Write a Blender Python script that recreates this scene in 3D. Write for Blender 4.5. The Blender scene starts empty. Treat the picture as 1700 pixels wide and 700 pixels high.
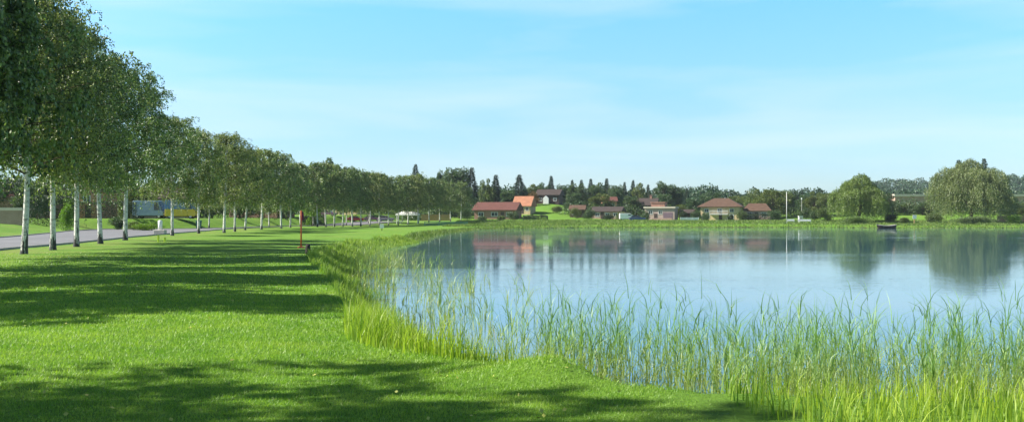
import bpy, math, random
import numpy as np
from mathutils import Vector

random.seed(7)
RNG = np.random.default_rng(11)
F = 1633.0           # focal length in photo pixels
CX = 850.0
HY = 362.0           # horizon row in the photo
EYE = 1.65
WATER_Z = -0.55
R = math.radians
scene = bpy.context.scene
col = scene.collection

# ------------------------------------------------------------------ helpers
def link(o):
    col.objects.link(o)
    return o

def tag(o, label=None, cat=None, group=None, kind=None):
    if label: o['label'] = label
    if cat: o['category'] = cat
    if group: o['group'] = group
    if kind: o['kind'] = kind
    return o

def empty(name, loc=(0, 0, 0), rz=0.0):
    o = bpy.data.objects.new(name, None)
    o.empty_display_size = 0.3
    o.location = loc
    o.rotation_euler = (0, 0, rz)
    return link(o)

def fast_mesh(name, verts, faces, mats, midx=None, smooth=False):
    """verts Nx3 array, faces MxK array (one K)"""
    me = bpy.data.meshes.new(name)
    verts = np.asarray(verts, np.float32)
    faces = np.asarray(faces, np.int32)
    k = faces.shape[1]
    me.vertices.add(len(verts)); me.vertices.foreach_set('co', verts.ravel())
    me.loops.add(faces.size); me.loops.foreach_set('vertex_index', faces.ravel())
    me.polygons.add(len(faces))
    me.polygons.foreach_set('loop_start', np.arange(0, faces.size, k, dtype=np.int32))
    me.polygons.foreach_set('loop_total', np.full(len(faces), k, np.int32))
    if midx is not None:
        me.polygons.foreach_set('material_index', np.asarray(midx, np.int32))
    if smooth:
        me.polygons.foreach_set('use_smooth', np.ones(len(faces), bool))
    for m in (mats if isinstance(mats, (list, tuple)) else [mats]):
        me.materials.append(m)
    me.update(calc_edges=True)
    me.validate()
    return me

class MB:
    """mesh builder: boxes, prisms, tubes gathered into ONE mesh"""
    def __init__(self): self.v, self.f = [], []
    def add(self, vs, fs):
        b = len(self.v); self.v += [tuple(p) for p in vs]
        self.f += [tuple(i + b for i in f) for f in fs]; return self
    def box(self, x0, x1, y0, y1, z0, z1):
        vs = [(x0,y0,z0),(x1,y0,z0),(x1,y1,z0),(x0,y1,z0),(x0,y0,z1),(x1,y0,z1),(x1,y1,z1),(x0,y1,z1)]
        return self.add(vs, [(0,3,2,1),(4,5,6,7),(0,1,5,4),(1,2,6,5),(2,3,7,6),(3,0,4,7)])
    def prism(self, poly_xz, y0, y1):
        n = len(poly_xz)
        vs = [(x, y0, z) for x, z in poly_xz] + [(x, y1, z) for x, z in poly_xz]
        fs = [tuple(range(n)), tuple(range(2*n-1, n-1, -1))]
        fs += [(i, (i+n), (i+1) % n + n, (i+1) % n) for i in range(n)]
        return self.add(vs, fs)
    def tube(self, pts, rad, n=8, cap=True):
        vs, fs = [], []
        pts = [Vector(p) for p in pts]
        if not hasattr(rad, '__len__'): rad = [rad]*len(pts)
        for i, p in enumerate(pts):
            d = (pts[min(i+1, len(pts)-1)] - pts[max(i-1, 0)]).normalized()
            a = d.orthogonal().normalized() if abs(d.z) < .9 else (Vector((1,0,0)) - d*d.x).normalized()
            b = d.cross(a)
            for k in range(n):
                t = 2*math.pi*k/n
                vs.append(p + (a*math.cos(t) + b*math.sin(t))*rad[i])
        for i in range(len(pts)-1):
            for k in range(n):
                fs.append((i*n+k, i*n+(k+1)%n, (i+1)*n+(k+1)%n, (i+1)*n+k))
        if cap:
            fs.append(tuple(range(n-1, -1, -1))); fs.append(tuple((len(pts)-1)*n+k for k in range(n)))
        return self.add(vs, fs)
    def build(self, name, m, parent=None, smooth=False, bevel=0.0, loc=None):
        me = bpy.data.meshes.new(name)
        me.from_pydata([tuple(p) for p in self.v], [], self.f)
        me.materials.append(m); me.update()
        if smooth:
            me.polygons.foreach_set('use_smooth', [True]*len(me.polygons))
        o = bpy.data.objects.new(name, me)
        if parent is not None: o.parent = parent
        if loc is not None: o.location = loc
        if bevel:
            b = o.modifiers.new('bevel', 'BEVEL'); b.width = bevel; b.segments = 2; b.limit_method = 'ANGLE'
        return link(o)

def mobj(name, me, parent=None, loc=None):
    o = bpy.data.objects.new(name, me)
    if parent is not None: o.parent = parent
    if loc is not None: o.location = loc
    return link(o)

# ------------------------------------------------------------------ materials
def node_mat(name):
    m = bpy.data.materials.new(name); m.use_nodes = True
    nt = m.node_tree; b = nt.nodes['Principled BSDF']
    return m, nt, b

def noise(nt, scale, detail=4, rough=.55, vec=None, scl=None):
    n = nt.nodes.new('ShaderNodeTexNoise')
    n.inputs['Scale'].default_value = scale; n.inputs['Detail'].default_value = detail
    n.inputs['Roughness'].default_value = rough
    if vec is None:
        tc = nt.nodes.new('ShaderNodeTexCoord'); vec = tc.outputs['Object']
    if scl:
        mp = nt.nodes.new('ShaderNodeMapping'); mp.inputs['Scale'].default_value = scl
        nt.links.new(vec, mp.inputs['Vector']); vec = mp.outputs['Vector']
    nt.links.new(vec, n.inputs['Vector'])
    return n.outputs['Fac']

def ramp(nt, fac, stops):
    r = nt.nodes.new('ShaderNodeValToRGB'); e = r.color_ramp.elements
    while len(e) < len(stops): e.new(0.5)
    for i, (p, c) in enumerate(stops):
        e[i].position = p; e[i].color = (*c, 1) if len(c) == 3 else c
    nt.links.new(fac, r.inputs['Fac']); return r.outputs['Color']

def mix(nt, fac, a, b, mode='MIX'):
    m = nt.nodes.new('ShaderNodeMix'); m.data_type = 'RGBA'; m.blend_type = mode
    for sock, v in ((m.inputs['Factor'], fac), (m.inputs['A'], a), (m.inputs['B'], b)):
        if isinstance(v, (int, float)): sock.default_value = v
        elif isinstance(v, tuple): sock.default_value = (*v, 1)
        else: nt.links.new(v, sock)
    return m.outputs['Result']

def add_bump(nt, b, h, strength, dist):
    bp = nt.nodes.new('ShaderNodeBump'); bp.inputs['Strength'].default_value = strength
    bp.inputs['Distance'].default_value = dist
    nt.links.new(h, bp.inputs['Height']); nt.links.new(bp.outputs['Normal'], b.inputs['Normal'])

def plain(name, c, rough=.7, var=.25, scale=3., metal=0., scl=None):
    m, nt, b = node_mat(name)
    n = noise(nt, scale, 5, .6, scl=scl)
    lo = tuple(x*(1-var) for x in c); hi = tuple(min(1, x*(1+var)) for x in c)
    nt.links.new(ramp(nt, n, [(.3, lo), (.7, hi)]), b.inputs['Base Color'])
    b.inputs['Roughness'].default_value = rough; b.inputs['Metallic'].default_value = metal
    return m

def brick_mat(name, c1, c2, mortar, scale=1.0):
    m, nt, b = node_mat(name)
    tc = nt.nodes.new('ShaderNodeTexCoord')
    sp = nt.nodes.new('ShaderNodeSeparateXYZ'); nt.links.new(tc.outputs['Object'], sp.inputs[0])
    ad = nt.nodes.new('ShaderNodeMath'); ad.operation = 'ADD'
    nt.links.new(sp.outputs[0], ad.inputs[0]); nt.links.new(sp.outputs[1], ad.inputs[1])
    cb = nt.nodes.new('ShaderNodeCombineXYZ'); nt.links.new(ad.outputs[0], cb.inputs[0]); nt.links.new(sp.outputs[2], cb.inputs[1])
    br = nt.nodes.new('ShaderNodeTexBrick'); nt.links.new(cb.outputs[0], br.inputs['Vector'])
    br.inputs['Color1'].default_value = (*c1, 1); br.inputs['Color2'].default_value = (*c2, 1)
    br.inputs['Mortar'].default_value = (*mortar, 1); br.inputs['Scale'].default_value = scale
    br.inputs['Brick Width'].default_value = .23; br.inputs['Row Height'].default_value = .085
    br.inputs['Mortar Size'].default_value = .008
    n = noise(nt, .8, 5)
    nt.links.new(mix(nt, .35, br.outputs['Color'], ramp(nt, n, [(.3, (.4,.4,.4)), (.7, (1,1,1))]), 'MULTIPLY'), b.inputs['Base Color'])
    b.inputs['Roughness'].default_value = .85
    return m

def tile_mat(name, c):
    m, nt, b = node_mat(name)
    w = nt.nodes.new('ShaderNodeTexWave'); w.wave_type = 'BANDS'; w.bands_direction = 'Z'
    tc = nt.nodes.new('ShaderNodeTexCoord'); nt.links.new(tc.outputs['Object'], w.inputs['Vector'])
    w.inputs['Scale'].default_value = 1.6; w.inputs['Distortion'].default_value = 1.0
    n = noise(nt, 1.3, 6, .7)
    base = ramp(nt, n, [(.25, tuple(x*.6 for x in c)), (.75, tuple(x*1.25 for x in c))])
    nt.links.new(mix(nt, .3, base, ramp(nt, w.outputs['Fac'], [(0, (.35,.35,.35)), (.4, (1,1,1))]), 'MULTIPLY'), b.inputs['Base Color'])
    b.inputs['Roughness'].default_value = .8
    return m

def leaf_mat(name, dark, light, trans=.3, clump=.5, rough=.5, zgrad=None, patch=False):
    m, nt, b = node_mat(name)
    g = nt.nodes.new('ShaderNodeNewGeometry')
    oi = nt.nodes.new('ShaderNodeObjectInfo')
    n = noise(nt, clump, 3, .6)
    a = nt.nodes.new('ShaderNodeMath'); a.operation = 'MULTIPLY_ADD'
    nt.links.new(g.outputs['Random Per Island'], a.inputs[0]); a.inputs[1].default_value = .45
    nt.links.new(n, a.inputs[2])
    s = nt.nodes.new('ShaderNodeMath'); s.operation = 'SUBTRACT'; nt.links.new(a.outputs[0], s.inputs[0]); s.inputs[1].default_value = .22
    c = ramp(nt, s.outputs[0], [(.25, dark), (.75, light)])
    # each tree a slightly different green
    tint = ramp(nt, oi.outputs['Random'], [(0, (.70, .86, .72)), (.5, (.95, 1, .95)), (1, (1.0, .97, .78))])
    c = mix(nt, 1.0, c, tint, 'MULTIPLY')
    if patch:
        gp = nt.nodes.new('ShaderNodeNewGeometry').outputs['Position']
        c = mix(nt, .8, c, ramp(nt, noise(nt, .45, 5, .65, gp), [(.32, (.72, .84, .75)), (.52, (1, 1, 1)), (.70, (1.35, 1.12, 1.5))]), 'MULTIPLY')
    if zgrad:
        tc = nt.nodes.new('ShaderNodeTexCoord'); sp = nt.nodes.new('ShaderNodeSeparateXYZ')
        nt.links.new(tc.outputs['Object'], sp.inputs[0])
        mr = nt.nodes.new('ShaderNodeMapRange'); mr.inputs['From Min'].default_value = zgrad[0]; mr.inputs['From Max'].default_value = zgrad[1]
        nt.links.new(sp.outputs[2], mr.inputs['Value'])
        c = mix(nt, mr.outputs['Result'], zgrad[2], c)
    nt.links.new(c, b.inputs['Base Color'])
    b.inputs['Roughness'].default_value = rough
    b.inputs['Specular IOR Level'].default_value = .5
    tr = nt.nodes.new('ShaderNodeBsdfTranslucent')
    nt.links.new(mix(nt, 1.0, c, (1.5, 1.6, .7), 'MULTIPLY'), tr.inputs['Color'])
    mx = nt.nodes.new('ShaderNodeMixShader'); mx.inputs[0].default_value = trans
    nt.links.new(b.outputs[0], mx.inputs[1]); nt.links.new(tr.outputs[0], mx.inputs[2])
    nt.links.new(mx.outputs[0], nt.nodes['Material Output'].inputs['Surface'])
    return m

def birch_bark():
    m, nt, b = node_mat('birch_bark')
    a = noise(nt, 1.2, 5, .65, scl=(3, 3, 7))
    fis = noise(nt, 1.0, 4, .7, scl=(6, 6, 1.4))
    tc = nt.nodes.new('ShaderNodeTexCoord'); sp = nt.nodes.new('ShaderNodeSeparateXYZ')
    nt.links.new(tc.outputs['Object'], sp.inputs[0])
    mr = nt.nodes.new('ShaderNodeMapRange'); mr.inputs['From Min'].default_value = 0.1; mr.inputs['From Max'].default_value = 1.6
    mr.inputs['To Min'].default_value = .14; mr.inputs['To Max'].default_value = -.12
    nt.links.new(sp.outputs[2], mr.inputs['Value'])
    ad = nt.nodes.new('ShaderNodeMath'); ad.operation = 'ADD'; nt.links.new(fis, ad.inputs[0]); nt.links.new(mr.outputs[0], ad.inputs[1])
    white = ramp(nt, a, [(.36, (.12, .11, .10)), (.46, (.62, .60, .54)), (.8, (.78, .76, .70))])
    c = mix(nt, ramp(nt, ad.outputs[0], [(.50, (0,0,0)), (.57, (1,1,1))]), white, (.045, .04, .036))
    nt.links.new(c, b.inputs['Base Color']); b.inputs['Roughness'].default_value = .7
    add_bump(nt, b, ad.outputs[0], .6, .05)
    return m

M = {}
M['bark_birch'] = birch_bark()
M['bark'] = plain('brown_bark', (.09, .065, .045), .9, .4, 4, scl=(2, 2, .6))
M['birch_leaf'] = leaf_mat('birch_leaf', (.030, .060, .018), (.31, .37, .13), .20, .9, .45)
M['far_leaf'] = leaf_mat('broad_leaf', (.035, .072, .030), (.10, .15, .058), .25, .35)
M['olive_leaf'] = leaf_mat('olive_leaf', (.055, .085, .020), (.16, .19, .055), .3, .35)
M['lime_leaf'] = leaf_mat('lime_leaf', (.08, .16, .012), (.20, .33, .03), .35, .6)
M['rust_leaf'] = leaf_mat('rust_leaf', (.10, .07, .02), (.30, .13, .04), .25, .5)
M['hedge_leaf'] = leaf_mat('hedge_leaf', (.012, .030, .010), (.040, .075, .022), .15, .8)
M['willow_leaf'] = leaf_mat('willow_leaf', (.060, .105, .022), (.22, .29, .070), .3, .3)
M['silver_willow_leaf'] = leaf_mat('silver_willow_leaf', (.075, .110, .040), (.24, .28, .12), .3, .3)
M['needle'] = leaf_mat('conifer_needle', (.018, .045, .028), (.045, .085, .05), .1, .5)
M['reed_leaf'] = leaf_mat('reed_leaf', (.12, .23, .06), (.29, .42, .14), .35, 1.2, .45, zgrad=(-.5, .35, (.34, .38, .10)))
M['sedge_leaf'] = leaf_mat('sedge_leaf', (.13, .25, .025), (.36, .45, .06), .4, .9, .5)
M['bank_leaf'] = leaf_mat('bank_leaf', (.06, .12, .022), (.19, .25, .06), .3, .5, .6)
M['straw_leaf'] = leaf_mat('straw_leaf', (.32, .24, .11), (.55, .43, .22), .3, .9, .6)
M['plume'] = plain('reed_plume', (.14, .12, .07), .9)
M['lawn_blade'] = leaf_mat('lawn_blade', (.13, .27, .02), (.31, .44, .065), .35, 1.1, .5, patch=True)
M['brick_red'] = brick_mat('brick_red', (.34, .15, .09), (.27, .11, .07), (.40, .36, .30))
M['brick_pink'] = brick_mat('brick_pink', (.45, .27, .20), (.38, .21, .15), (.5, .45, .38))
M['brick_orange'] = brick_mat('brick_orange', (.50, .22, .10), (.42, .17, .08), (.5, .42, .32))
M['render_pink'] = plain('pinkish_render', (.46, .33, .29), .85, .12, 1.0)
M['render_cream'] = plain('cream_render', (.52, .40, .23), .85, .2, 1.0)
M['white'] = plain('white_paint', (.78, .78, .76), .5, .06, 2)
M['stone'] = plain('pale_stone', (.50, .46, .38), .85, .2, 2)
M['roof_red'] = tile_mat('roof_red', (.135, .048, .034))
M['roof_orange'] = tile_mat('roof_orange', (.40, .17, .09))
M['roof_brown'] = tile_mat('roof_brown', (.11, .06, .036))
M['roof_dark'] = tile_mat('roof_dark', (.055, .038, .032))
M['roof_grey'] = tile_mat('roof_grey', (.16, .18, .20))
M['fascia_pale'] = plain('pale_fascia', (.58, .50, .40), .7, .1, 1)
M['dark_wood'] = plain('dark_wood', (.06, .035, .028), .7, .3, 5)
M['orange_wood'] = plain('orange_wood', (.42, .27, .13), .75, .25, 3, scl=(4, 4, .6))
M['garage'] = plain('mauve_door', (.20, .13, .16), .5, .1, 1)
m, nt, b = node_mat('window_glass'); b.inputs['Base Color'].default_value = (.03, .04, .05, 1); b.inputs['Roughness'].default_value = .06
b.inputs['IOR'].default_value = 1.5; nt.links.new(ramp(nt, noise(nt, 2, 2), [(.3, (.02,.025,.03)), (.7, (.07,.08,.09))]), b.inputs['Base Color'])
M['glass'] = m
M['orange_paint'] = plain('orange_paint', (.75, .16, .05), .5, .12, 6)
M['magenta'] = plain('dark_red_cloth', (.22, .015, .07), .8, .25, 6)
M['yellow'] = plain('yellow_paint', (.70, .50, .03), .4, .08, 2)
M['lime_paint'] = plain('lime_paint', (.62, .70, .05), .5, .08, 2)
M['blue'] = plain('blue_paint', (.10, .20, .38), .35, .1, 2)
M['steel_blue'] = plain('steel_blue_paint', (.12, .19, .26), .4, .15, 2)
M['car_navy'] = plain('navy_car_paint', (.05, .09, .18), .25, .05, 2)
M['car_grey'] = plain('grey_car_paint', (.30, .29, .33), .3, .05, 2)
M['car_mauve'] = plain('mauve_car_paint', (.20, .11, .17), .3, .05, 2)
M['car_red'] = plain('red_car_paint', (.38, .02, .05), .3, .05, 2)
M['teal'] = plain('teal_paint', (.08, .26, .22), .6, .15, 2)
M['bin_green'] = plain('bin_green', (.015, .12, .085), .5, .1, 2)
M['rubber'] = plain('rubber', (.02, .02, .02), .8, .2, 6)
M['metal'] = plain('grey_metal', (.45, .45, .45), .4, .1, 6, metal=.8)
M['wood_pale'] = plain('weathered_pole', (.62, .60, .54), .7, .12, 3, scl=(3, 3, .4))
M['dark_stump'] = plain('dark_stump', (.035, .03, .025), .9, .3, 12)
M['chrome_lamp'] = plain('lamp_lens', (.7, .68, .6), .15, .05, 5)
M['tail_lens'] = plain('red_lens', (.35, .01, .01), .2, .05, 5)

# ------------------------------------------------------------------ terrain
def dense(pts, step=1.0, wob=0.0, seed=3):
    out = []
    rr = random.Random(seed)
    P = [Vector((*p, 0)) for p in pts]
    n = len(P)
    for i in range(n):
        p0, p1, p2, p3 = P[(i-1) % n], P[i], P[(i+1) % n], P[(i+2) % n]
        L = (p2-p1).length
        k = max(1, min(40, int(L/step)))
        for j in range(k):
            t = j/k
            q = .5*((2*p1) + (p2-p0)*t + (2*p0-5*p1+4*p2-p3)*t*t + (3*p1-p0-3*p2+p3)*t**3)
            w = wob*min(1, L/8)
            out.append((q.x + rr.uniform(-w, w), q.y + rr.uniform(-w, w)))
    return np.array(out)

SHORE = [(1.0,10.9),(1.5,10.1),(2.1,9.7),(3.5,9.4),(6,9.3),(9,8.6),(14,6.5),(25,2),(60,-6),(120,5),(180,60),(215,130),(228,190),
         (205,226),(175,229),(150,226),(128,222),(112,221),(100,218),(92,216),(84,220),(72,229),(45,232),(20,226),(6,214),
         (-2,203),(-6.6,189),(-8,165),(-9.3,138),(-9.7,116),(-9,100),(-8.8,85),(-9.3,68),(-8.0,50),(-6.2,38),(-4.2,28.5),
         (-2.9,22),(-2.0,18),(-1.2,14.6),(-.5,12.6),(.1,11.7)]
SH = dense(SHORE, 1.2, .12)

def shore_dist(x, y):
    """signed distance: positive on land, negative over water"""
    x = np.asarray(x, float).ravel(); y = np.asarray(y, float).ravel()
    A = SH; B = np.roll(SH, -1, 0)
    best = np.full(x.shape, 1e18); inside = np.zeros(x.shape, bool)
    for (ax, ay), (bx, by) in zip(A, B):
        dx, dy = bx-ax, by-ay
        L = dx*dx+dy*dy+1e-12
        t = np.clip(((x-ax)*dx+(y-ay)*dy)/L, 0, 1)
        d = (x-ax-t*dx)**2 + (y-ay-t*dy)**2
        np.minimum(best, d, out=best)
        c = ((ay > y) != (by > y))
        if c.any():
            xi = ax + (y-ay)*dx/(dy if abs(dy) > 1e-12 else 1e-12)
            inside ^= (c & (x < xi))
    d = np.sqrt(best)
    return np.where(inside, -d, d)

def sm(t):
    t = np.clip(t, 0, 1); return t*t*(3-2*t)

LEFT_EDGE = [(-40, -29), (0, -31), (25, -32.5), (49, -36), (64, -38), (84, -43), (104, -49), (125, -56), (145, -60), (151, -50), (165, -47.5), (185, -47.5), (210, -46), (235, -43), (260, -32), (300, -20), (3000, -20)]
RIGHT_EDGE = [(-40, -19.5), (0, -21.0), (25, -22.8), (49, -26.0), (64, -28.4), (84, -32.6), (104, -36), (125, -39), (145, -42.5), (165, -44), (185, -44), (210, -40), (235, -33), (260, -24)]
LY = np.array([p[0] for p in LEFT_EDGE], float); LX = np.array([p[1] for p in LEFT_EDGE], float)
RY = np.array([p[0] for p in RIGHT_EDGE], float); RX = np.array([p[1] for p in RIGHT_EDGE], float)

def wavy(x, y):
    return (.035*np.sin(x*.61+1.3*np.sin(y*.31)) + .03*np.sin(y*.47+.9*np.sin(x*.23)+2) + .05*np.sin(x*.11+y*.07))

def H(x, y, sd=None):
    shp = np.shape(x)
    x = np.asarray(x, float).ravel(); y = np.asarray(y, float).ravel()
    if sd is None: sd = shore_dist(x, y)
    xl = np.interp(y, LY, LX); xr = np.interp(y, RY, RX)
    onroad = sm((x-xl+2)/2)*sm((xr+2-x)/2)
    z = wavy(x, y)*(1-onroad*.9)
    z = z + sm((xl-.5-x)/(9-5*sm((y-135)/15)))*(.95+.65*sm((y-122)/30))*sm((y-20)/40)
    z = z + sm((y-222)/36)*.95 + sm((y-268)/50)*1.6
    z = z + 4.2*np.exp(-((x-11)/15)**2-((y-330)/26)**2)
    z = z + 2.0*sm((x-75)/30)*sm((y-262)/40)
    # long wooded rise far away on the right
    z = z + 21*sm((y-600)/300)*sm((x-150)/260)
    z = z + 6*sm((y-600)/500)
    # near earth lip by the reeds
    z = z + .16*np.exp(-((x-.55)/.75)**2-((y-10.2)/.55)**2)
    w = np.interp(y, [0, 16, 40, 120, 220], [.75, .9, 1.6, 2.2, 3.5])
    bank = np.where(sd > 0, sm(sd/w), 0)
    top = WATER_Z - .03 + (z-WATER_Z+.03)*bank
    bed = WATER_Z - .03 - np.clip(-sd, 0, 3)*.28
    z = np.where(sd > 0, top, bed)
    return z.reshape(shp) if shp else float(z[0])

def hz(x, y): return H(np.array([x]), np.array([y]))[0]

def steps(*seg):
    out = [seg[0][0]]
    for a, b, s in seg:
        n = max(1, int(round((b-a)/s)))
        out += list(np.linspace(a, b, n+1)[1:])
    return np.array(out)

gx = steps((-2500,-400,150), (-400,-120,14), (-120,-45,2.2), (-45,-14,.8), (-14,4,.22), (4,14,.45), (14,150,2.2), (150,250,4), (250,700,18), (700,2500,150))
gy = steps((-300,-20,20), (-20,6,1.2), (6,20,.22), (20,45,.5), (45,110,1.0), (110,200,1.6), (200,350,1.6), (350,500,6), (500,1000,20), (1000,4500,150))
XX, YY = np.meshgrid(gx, gy)
SD = shore_dist(XX, YY)
ZZ = H(XX, YY, SD)
nx, ny = len(gx), len(gy)
idx = np.arange(nx*ny).reshape(ny, nx)
fc = np.stack([idx[:-1,:-1], idx[:-1,1:], idx[1:,1:], idx[1:,:-1]], -1).reshape(-1, 4)

def ground_mat():
    m, nt, b = node_mat('meadow_ground')
    g = nt.nodes.new('ShaderNodeNewGeometry'); pos = g.outputs['Position']
    big = noise(nt, .09, 4, .6, pos)
    med = noise(nt, .9, 5, .65, pos)
    fine = noise(nt, 14, 6, .75, pos)
    vf = noise(nt, 60, 4, .8, pos)
    c = ramp(nt, big, [(.3, (.105, .235, .024)), (.55, (.135, .27, .032)), (.75, (.18, .27, .052))])
    c = mix(nt, .5, c, ramp(nt, med, [(.3, (.60, .66, .55)), (.7, (1.25, 1.15, 1.1))]), 'MULTIPLY')
    c = mix(nt, .75, c, ramp(nt, fine, [(.3, (.5, .55, .5)), (.68, (1.45, 1.35, 1.5))]), 'MULTIPLY')
    c = mix(nt, .5, c, ramp(nt, vf, [(.3, (.55, .6, .5)), (.7, (1.35, 1.3, 1.3))]), 'MULTIPLY')
    # worn dry patches
    dry = noise(nt, .35, 5, .7, pos)
    at = nt.nodes.new('ShaderNodeAttribute'); at.attribute_name = 'dry'
    mu = nt.nodes.new('ShaderNodeMath'); mu.operation = 'MULTIPLY'
    nt.links.new(ramp(nt, dry, [(.42, (0,0,0)), (.62, (1,1,1))]), mu.inputs[0]); nt.links.new(at.outputs['Fac'], mu.inputs[1])
    c = mix(nt, mu.outputs[0], c, (.20, .22, .06))
    # bare soil on the bank and pond bed
    a2 = nt.nodes.new('ShaderNodeAttribute'); a2.attribute_name = 'soil'
    so = nt.nodes.new('ShaderNodeMath'); so.operation = 'MULTIPLY_ADD'; nt.links.new(fine, so.inputs[0]); so.inputs[1].default_value = .5
    s2 = nt.nodes.new('ShaderNodeMath'); s2.operation = 'SUBTRACT'; nt.links.new(a2.outputs['Fac'], s2.inputs[0]); s2.inputs[1].default_value = .25
    nt.links.new(s2.outputs[0], so.inputs[2])
    soil = ramp(nt, fine, [(.3, (.035, .024, .015)), (.7, (.10, .07, .045))])
    c = mix(nt, ramp(nt, so.outputs[0], [(.45, (0,0,0)), (.6, (1,1,1))]), c, soil)
    nt.links.new(c, b.inputs['Base Color']); b.inputs['Roughness'].default_value = .95
    b.inputs['Specular IOR Level'].default_value = .15
    add_bump(nt, b, fine, .9, .05)
    return m

gme = fast_mesh('ground', np.stack([XX.ravel(), YY.ravel(), ZZ.ravel()], 1), fc, ground_mat(), smooth=True)
wf = XX.ravel(); wy = YY.ravel()
row_x = np.interp(wy, RY, RX)
dry = np.clip(1-np.abs(wf-row_x-2)/7, 0, 1)*.7 + .12
soilw = np.interp(wy, [0, 11.5, 13, 40, 200], [.5, .62, .35, .35, .5])+1.3*np.exp(-((wf-1.2)/.7)**2-((wy-10.0)/.9)**2)
soil = np.where(SD < 0, 1.0, np.clip(1-SD/soilw, 0, 1))
for nm, val in (('dry', dry), ('soil', soil)):
    at_ = gme.attributes.new(nm, 'FLOAT', 'POINT'); at_.data.foreach_set('value', val.astype(np.float32))
tag(mobj('ground', gme), 'mown green meadow around the lake', kind='structure')

# water ---------------------------------------------------------------
def water_mat():
    m, nt, b = node_mat('lake_water')
    g = nt.nodes.new('ShaderNodeNewGeometry'); pos = g.outputs['Position']
    r1 = noise(nt, 1.0, 3, .55, pos, (1.0, 3.2, 1))
    r2 = noise(nt, 1.0, 2, .5, pos, (5, 9, 1))
    calm = noise(nt, 1.0, 3, .5, pos, (.012, .06, 1))
    am = ramp(nt, calm, [(.40, (.2,.2,.2)), (.52, (.7,.7,.7)), (.66, (2.2,2.2,2.2))])
    ad = nt.nodes.new('ShaderNodeMath'); ad.operation = 'MULTIPLY_ADD'
    nt.links.new(r2, ad.inputs[0]); ad.inputs[1].default_value = .3; nt.links.new(r1, ad.inputs[2])
    mu = nt.nodes.new('ShaderNodeMath'); mu.operation = 'MULTIPLY'; nt.links.new(ad.outputs[0], mu.inputs[0]); nt.links.new(am, mu.inputs[1])
    add_bump(nt, b, mu.outputs[0], 1.0, WAVE)
    b.inputs['Base Color'].default_value = (.048, .140, .195, 1)
    b.inputs['Roughness'].default_value = .03
    b.inputs['IOR'].default_value = 1.6
    b.inputs['Specular IOR Level'].default_value = .5
    return m
WAVE = .0045
wm = MB().add([(-30,-20,WATER_Z),(260,-20,WATER_Z),(260,250,WATER_Z),(-30,250,WATER_Z)], [(0,1,2,3)])
tag(wm.build('water', water_mat()), 'calm lake surface mirroring the far bank', kind='structure')

# road ----------------------------------------------------------------
def road_mat():
    m, nt, b = node_mat('worn_asphalt')
    g = nt.nodes.new('ShaderNodeNewGeometry'); pos = g.outputs['Position']
    n = noise(nt, .25, 5, .6, pos); f = noise(nt, 30, 3, .7, pos)
    c = ramp(nt, n, [(.3, (.12, .118, .125)), (.7, (.19, .188, .195))])
    c = mix(nt, .5, c, ramp(nt, f, [(.3, (.6,.6,.6)), (.7, (1.3,1.3,1.3))]), 'MULTIPLY')
    nt.links.new(c, b.inputs['Base Color']); b.inputs['Roughness'].default_value = .85
    return m
ys = steps((-30, 250, 1.5)); ts = np.linspace(0, 1, 9)
rl = np.interp(ys, LY, LX); rr_ = np.interp(ys, RY, RX)
Xr = rl[:, None]+(rr_-rl)[:, None]*ts; Yr = np.repeat(ys[:, None], 9, 1)
Zr = H(Xr, Yr)+.03+.03*np.sin(ts*math.pi)
ix = np.arange(Xr.size).reshape(Xr.shape)
ff = np.stack([ix[:-1,:-1], ix[:-1,1:], ix[1:,1:], ix[1:,:-1]], -1).reshape(-1, 4)
tag(mobj('road', fast_mesh('road', np.stack([Xr.ravel(), Yr.ravel(), Zr.ravel()], 1), ff, road_mat(), smooth=True)), 'grey asphalt lane behind the birch row', kind='structure')
for side, arr, off in (('a', rl, -1), ('b', rr_, 1)):
    kb = MB()
    prof = [(0, -.05), (0, .12), (.14*off, .12), (.14*off, -.05)]
    zc = H(arr, ys)
    vs = [(arr[i]+px_, ys[i], zc[i]+pz_) for i in range(len(ys)) for px_, pz_ in prof]
    fs = [(i*4+k, i*4+(k+1) % 4, (i+1)*4+(k+1) % 4, (i+1)*4+k) for i in range(len(ys)-1) for k in range(4)]
    kb.add(vs, fs)
    tag(kb.build('kerb', plain('kerb_stone', (.30, .29, .27), .85, .2, 3)), 'low stone kerb edging the lane', kind='structure')

# ------------------------------------------------------------------ foliage
def leaves(P, D, L, W, rng, jit=.5):
    """one rhombus leaf per point P (Nx3), pointing roughly along D"""
    n = len(P)
    a = D + rng.normal(0, jit, (n, 3)); a /= np.linalg.norm(a, axis=1, keepdims=True)+1e-9
    r = rng.normal(0, 1, (n, 3)); b = np.cross(a, r); b /= np.linalg.norm(b, axis=1, keepdims=True)+1e-9
    L = (L*rng.uniform(.7, 1.3, n))[:, None]; W = (W*rng.uniform(.7, 1.3, n))[:, None]
    V = np.stack([P, P+a*L*.5+b*W*.5, P+a*L, P+a*L*.5-b*W*.5], 1).reshape(-1, 3)
    return V, np.arange(4*n).reshape(n, 4)

def strands(starts, dirs, lens, nleaf, rng, droop=1.2):
    """points and directions along arching strands"""
    n = len(starts)
    s = (np.arange(nleaf)+.5)/nleaf
    s = s[None, :, None]
    Ld = lens[:, None, None]
    P = starts[:, None, :] + dirs[:, None, :]*Ld*s*(1-.35*s)
    P = P + np.array([0, 0, -1.])*Ld*droop*.5*s*s
    T = dirs[:, None, :]*(1-.7*s) + np.array([0, 0, -1.])*droop*s
    P = P + rng.normal(0, .03, P.shape)
    return P.reshape(-1, 3), T.reshape(-1, 3)

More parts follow.
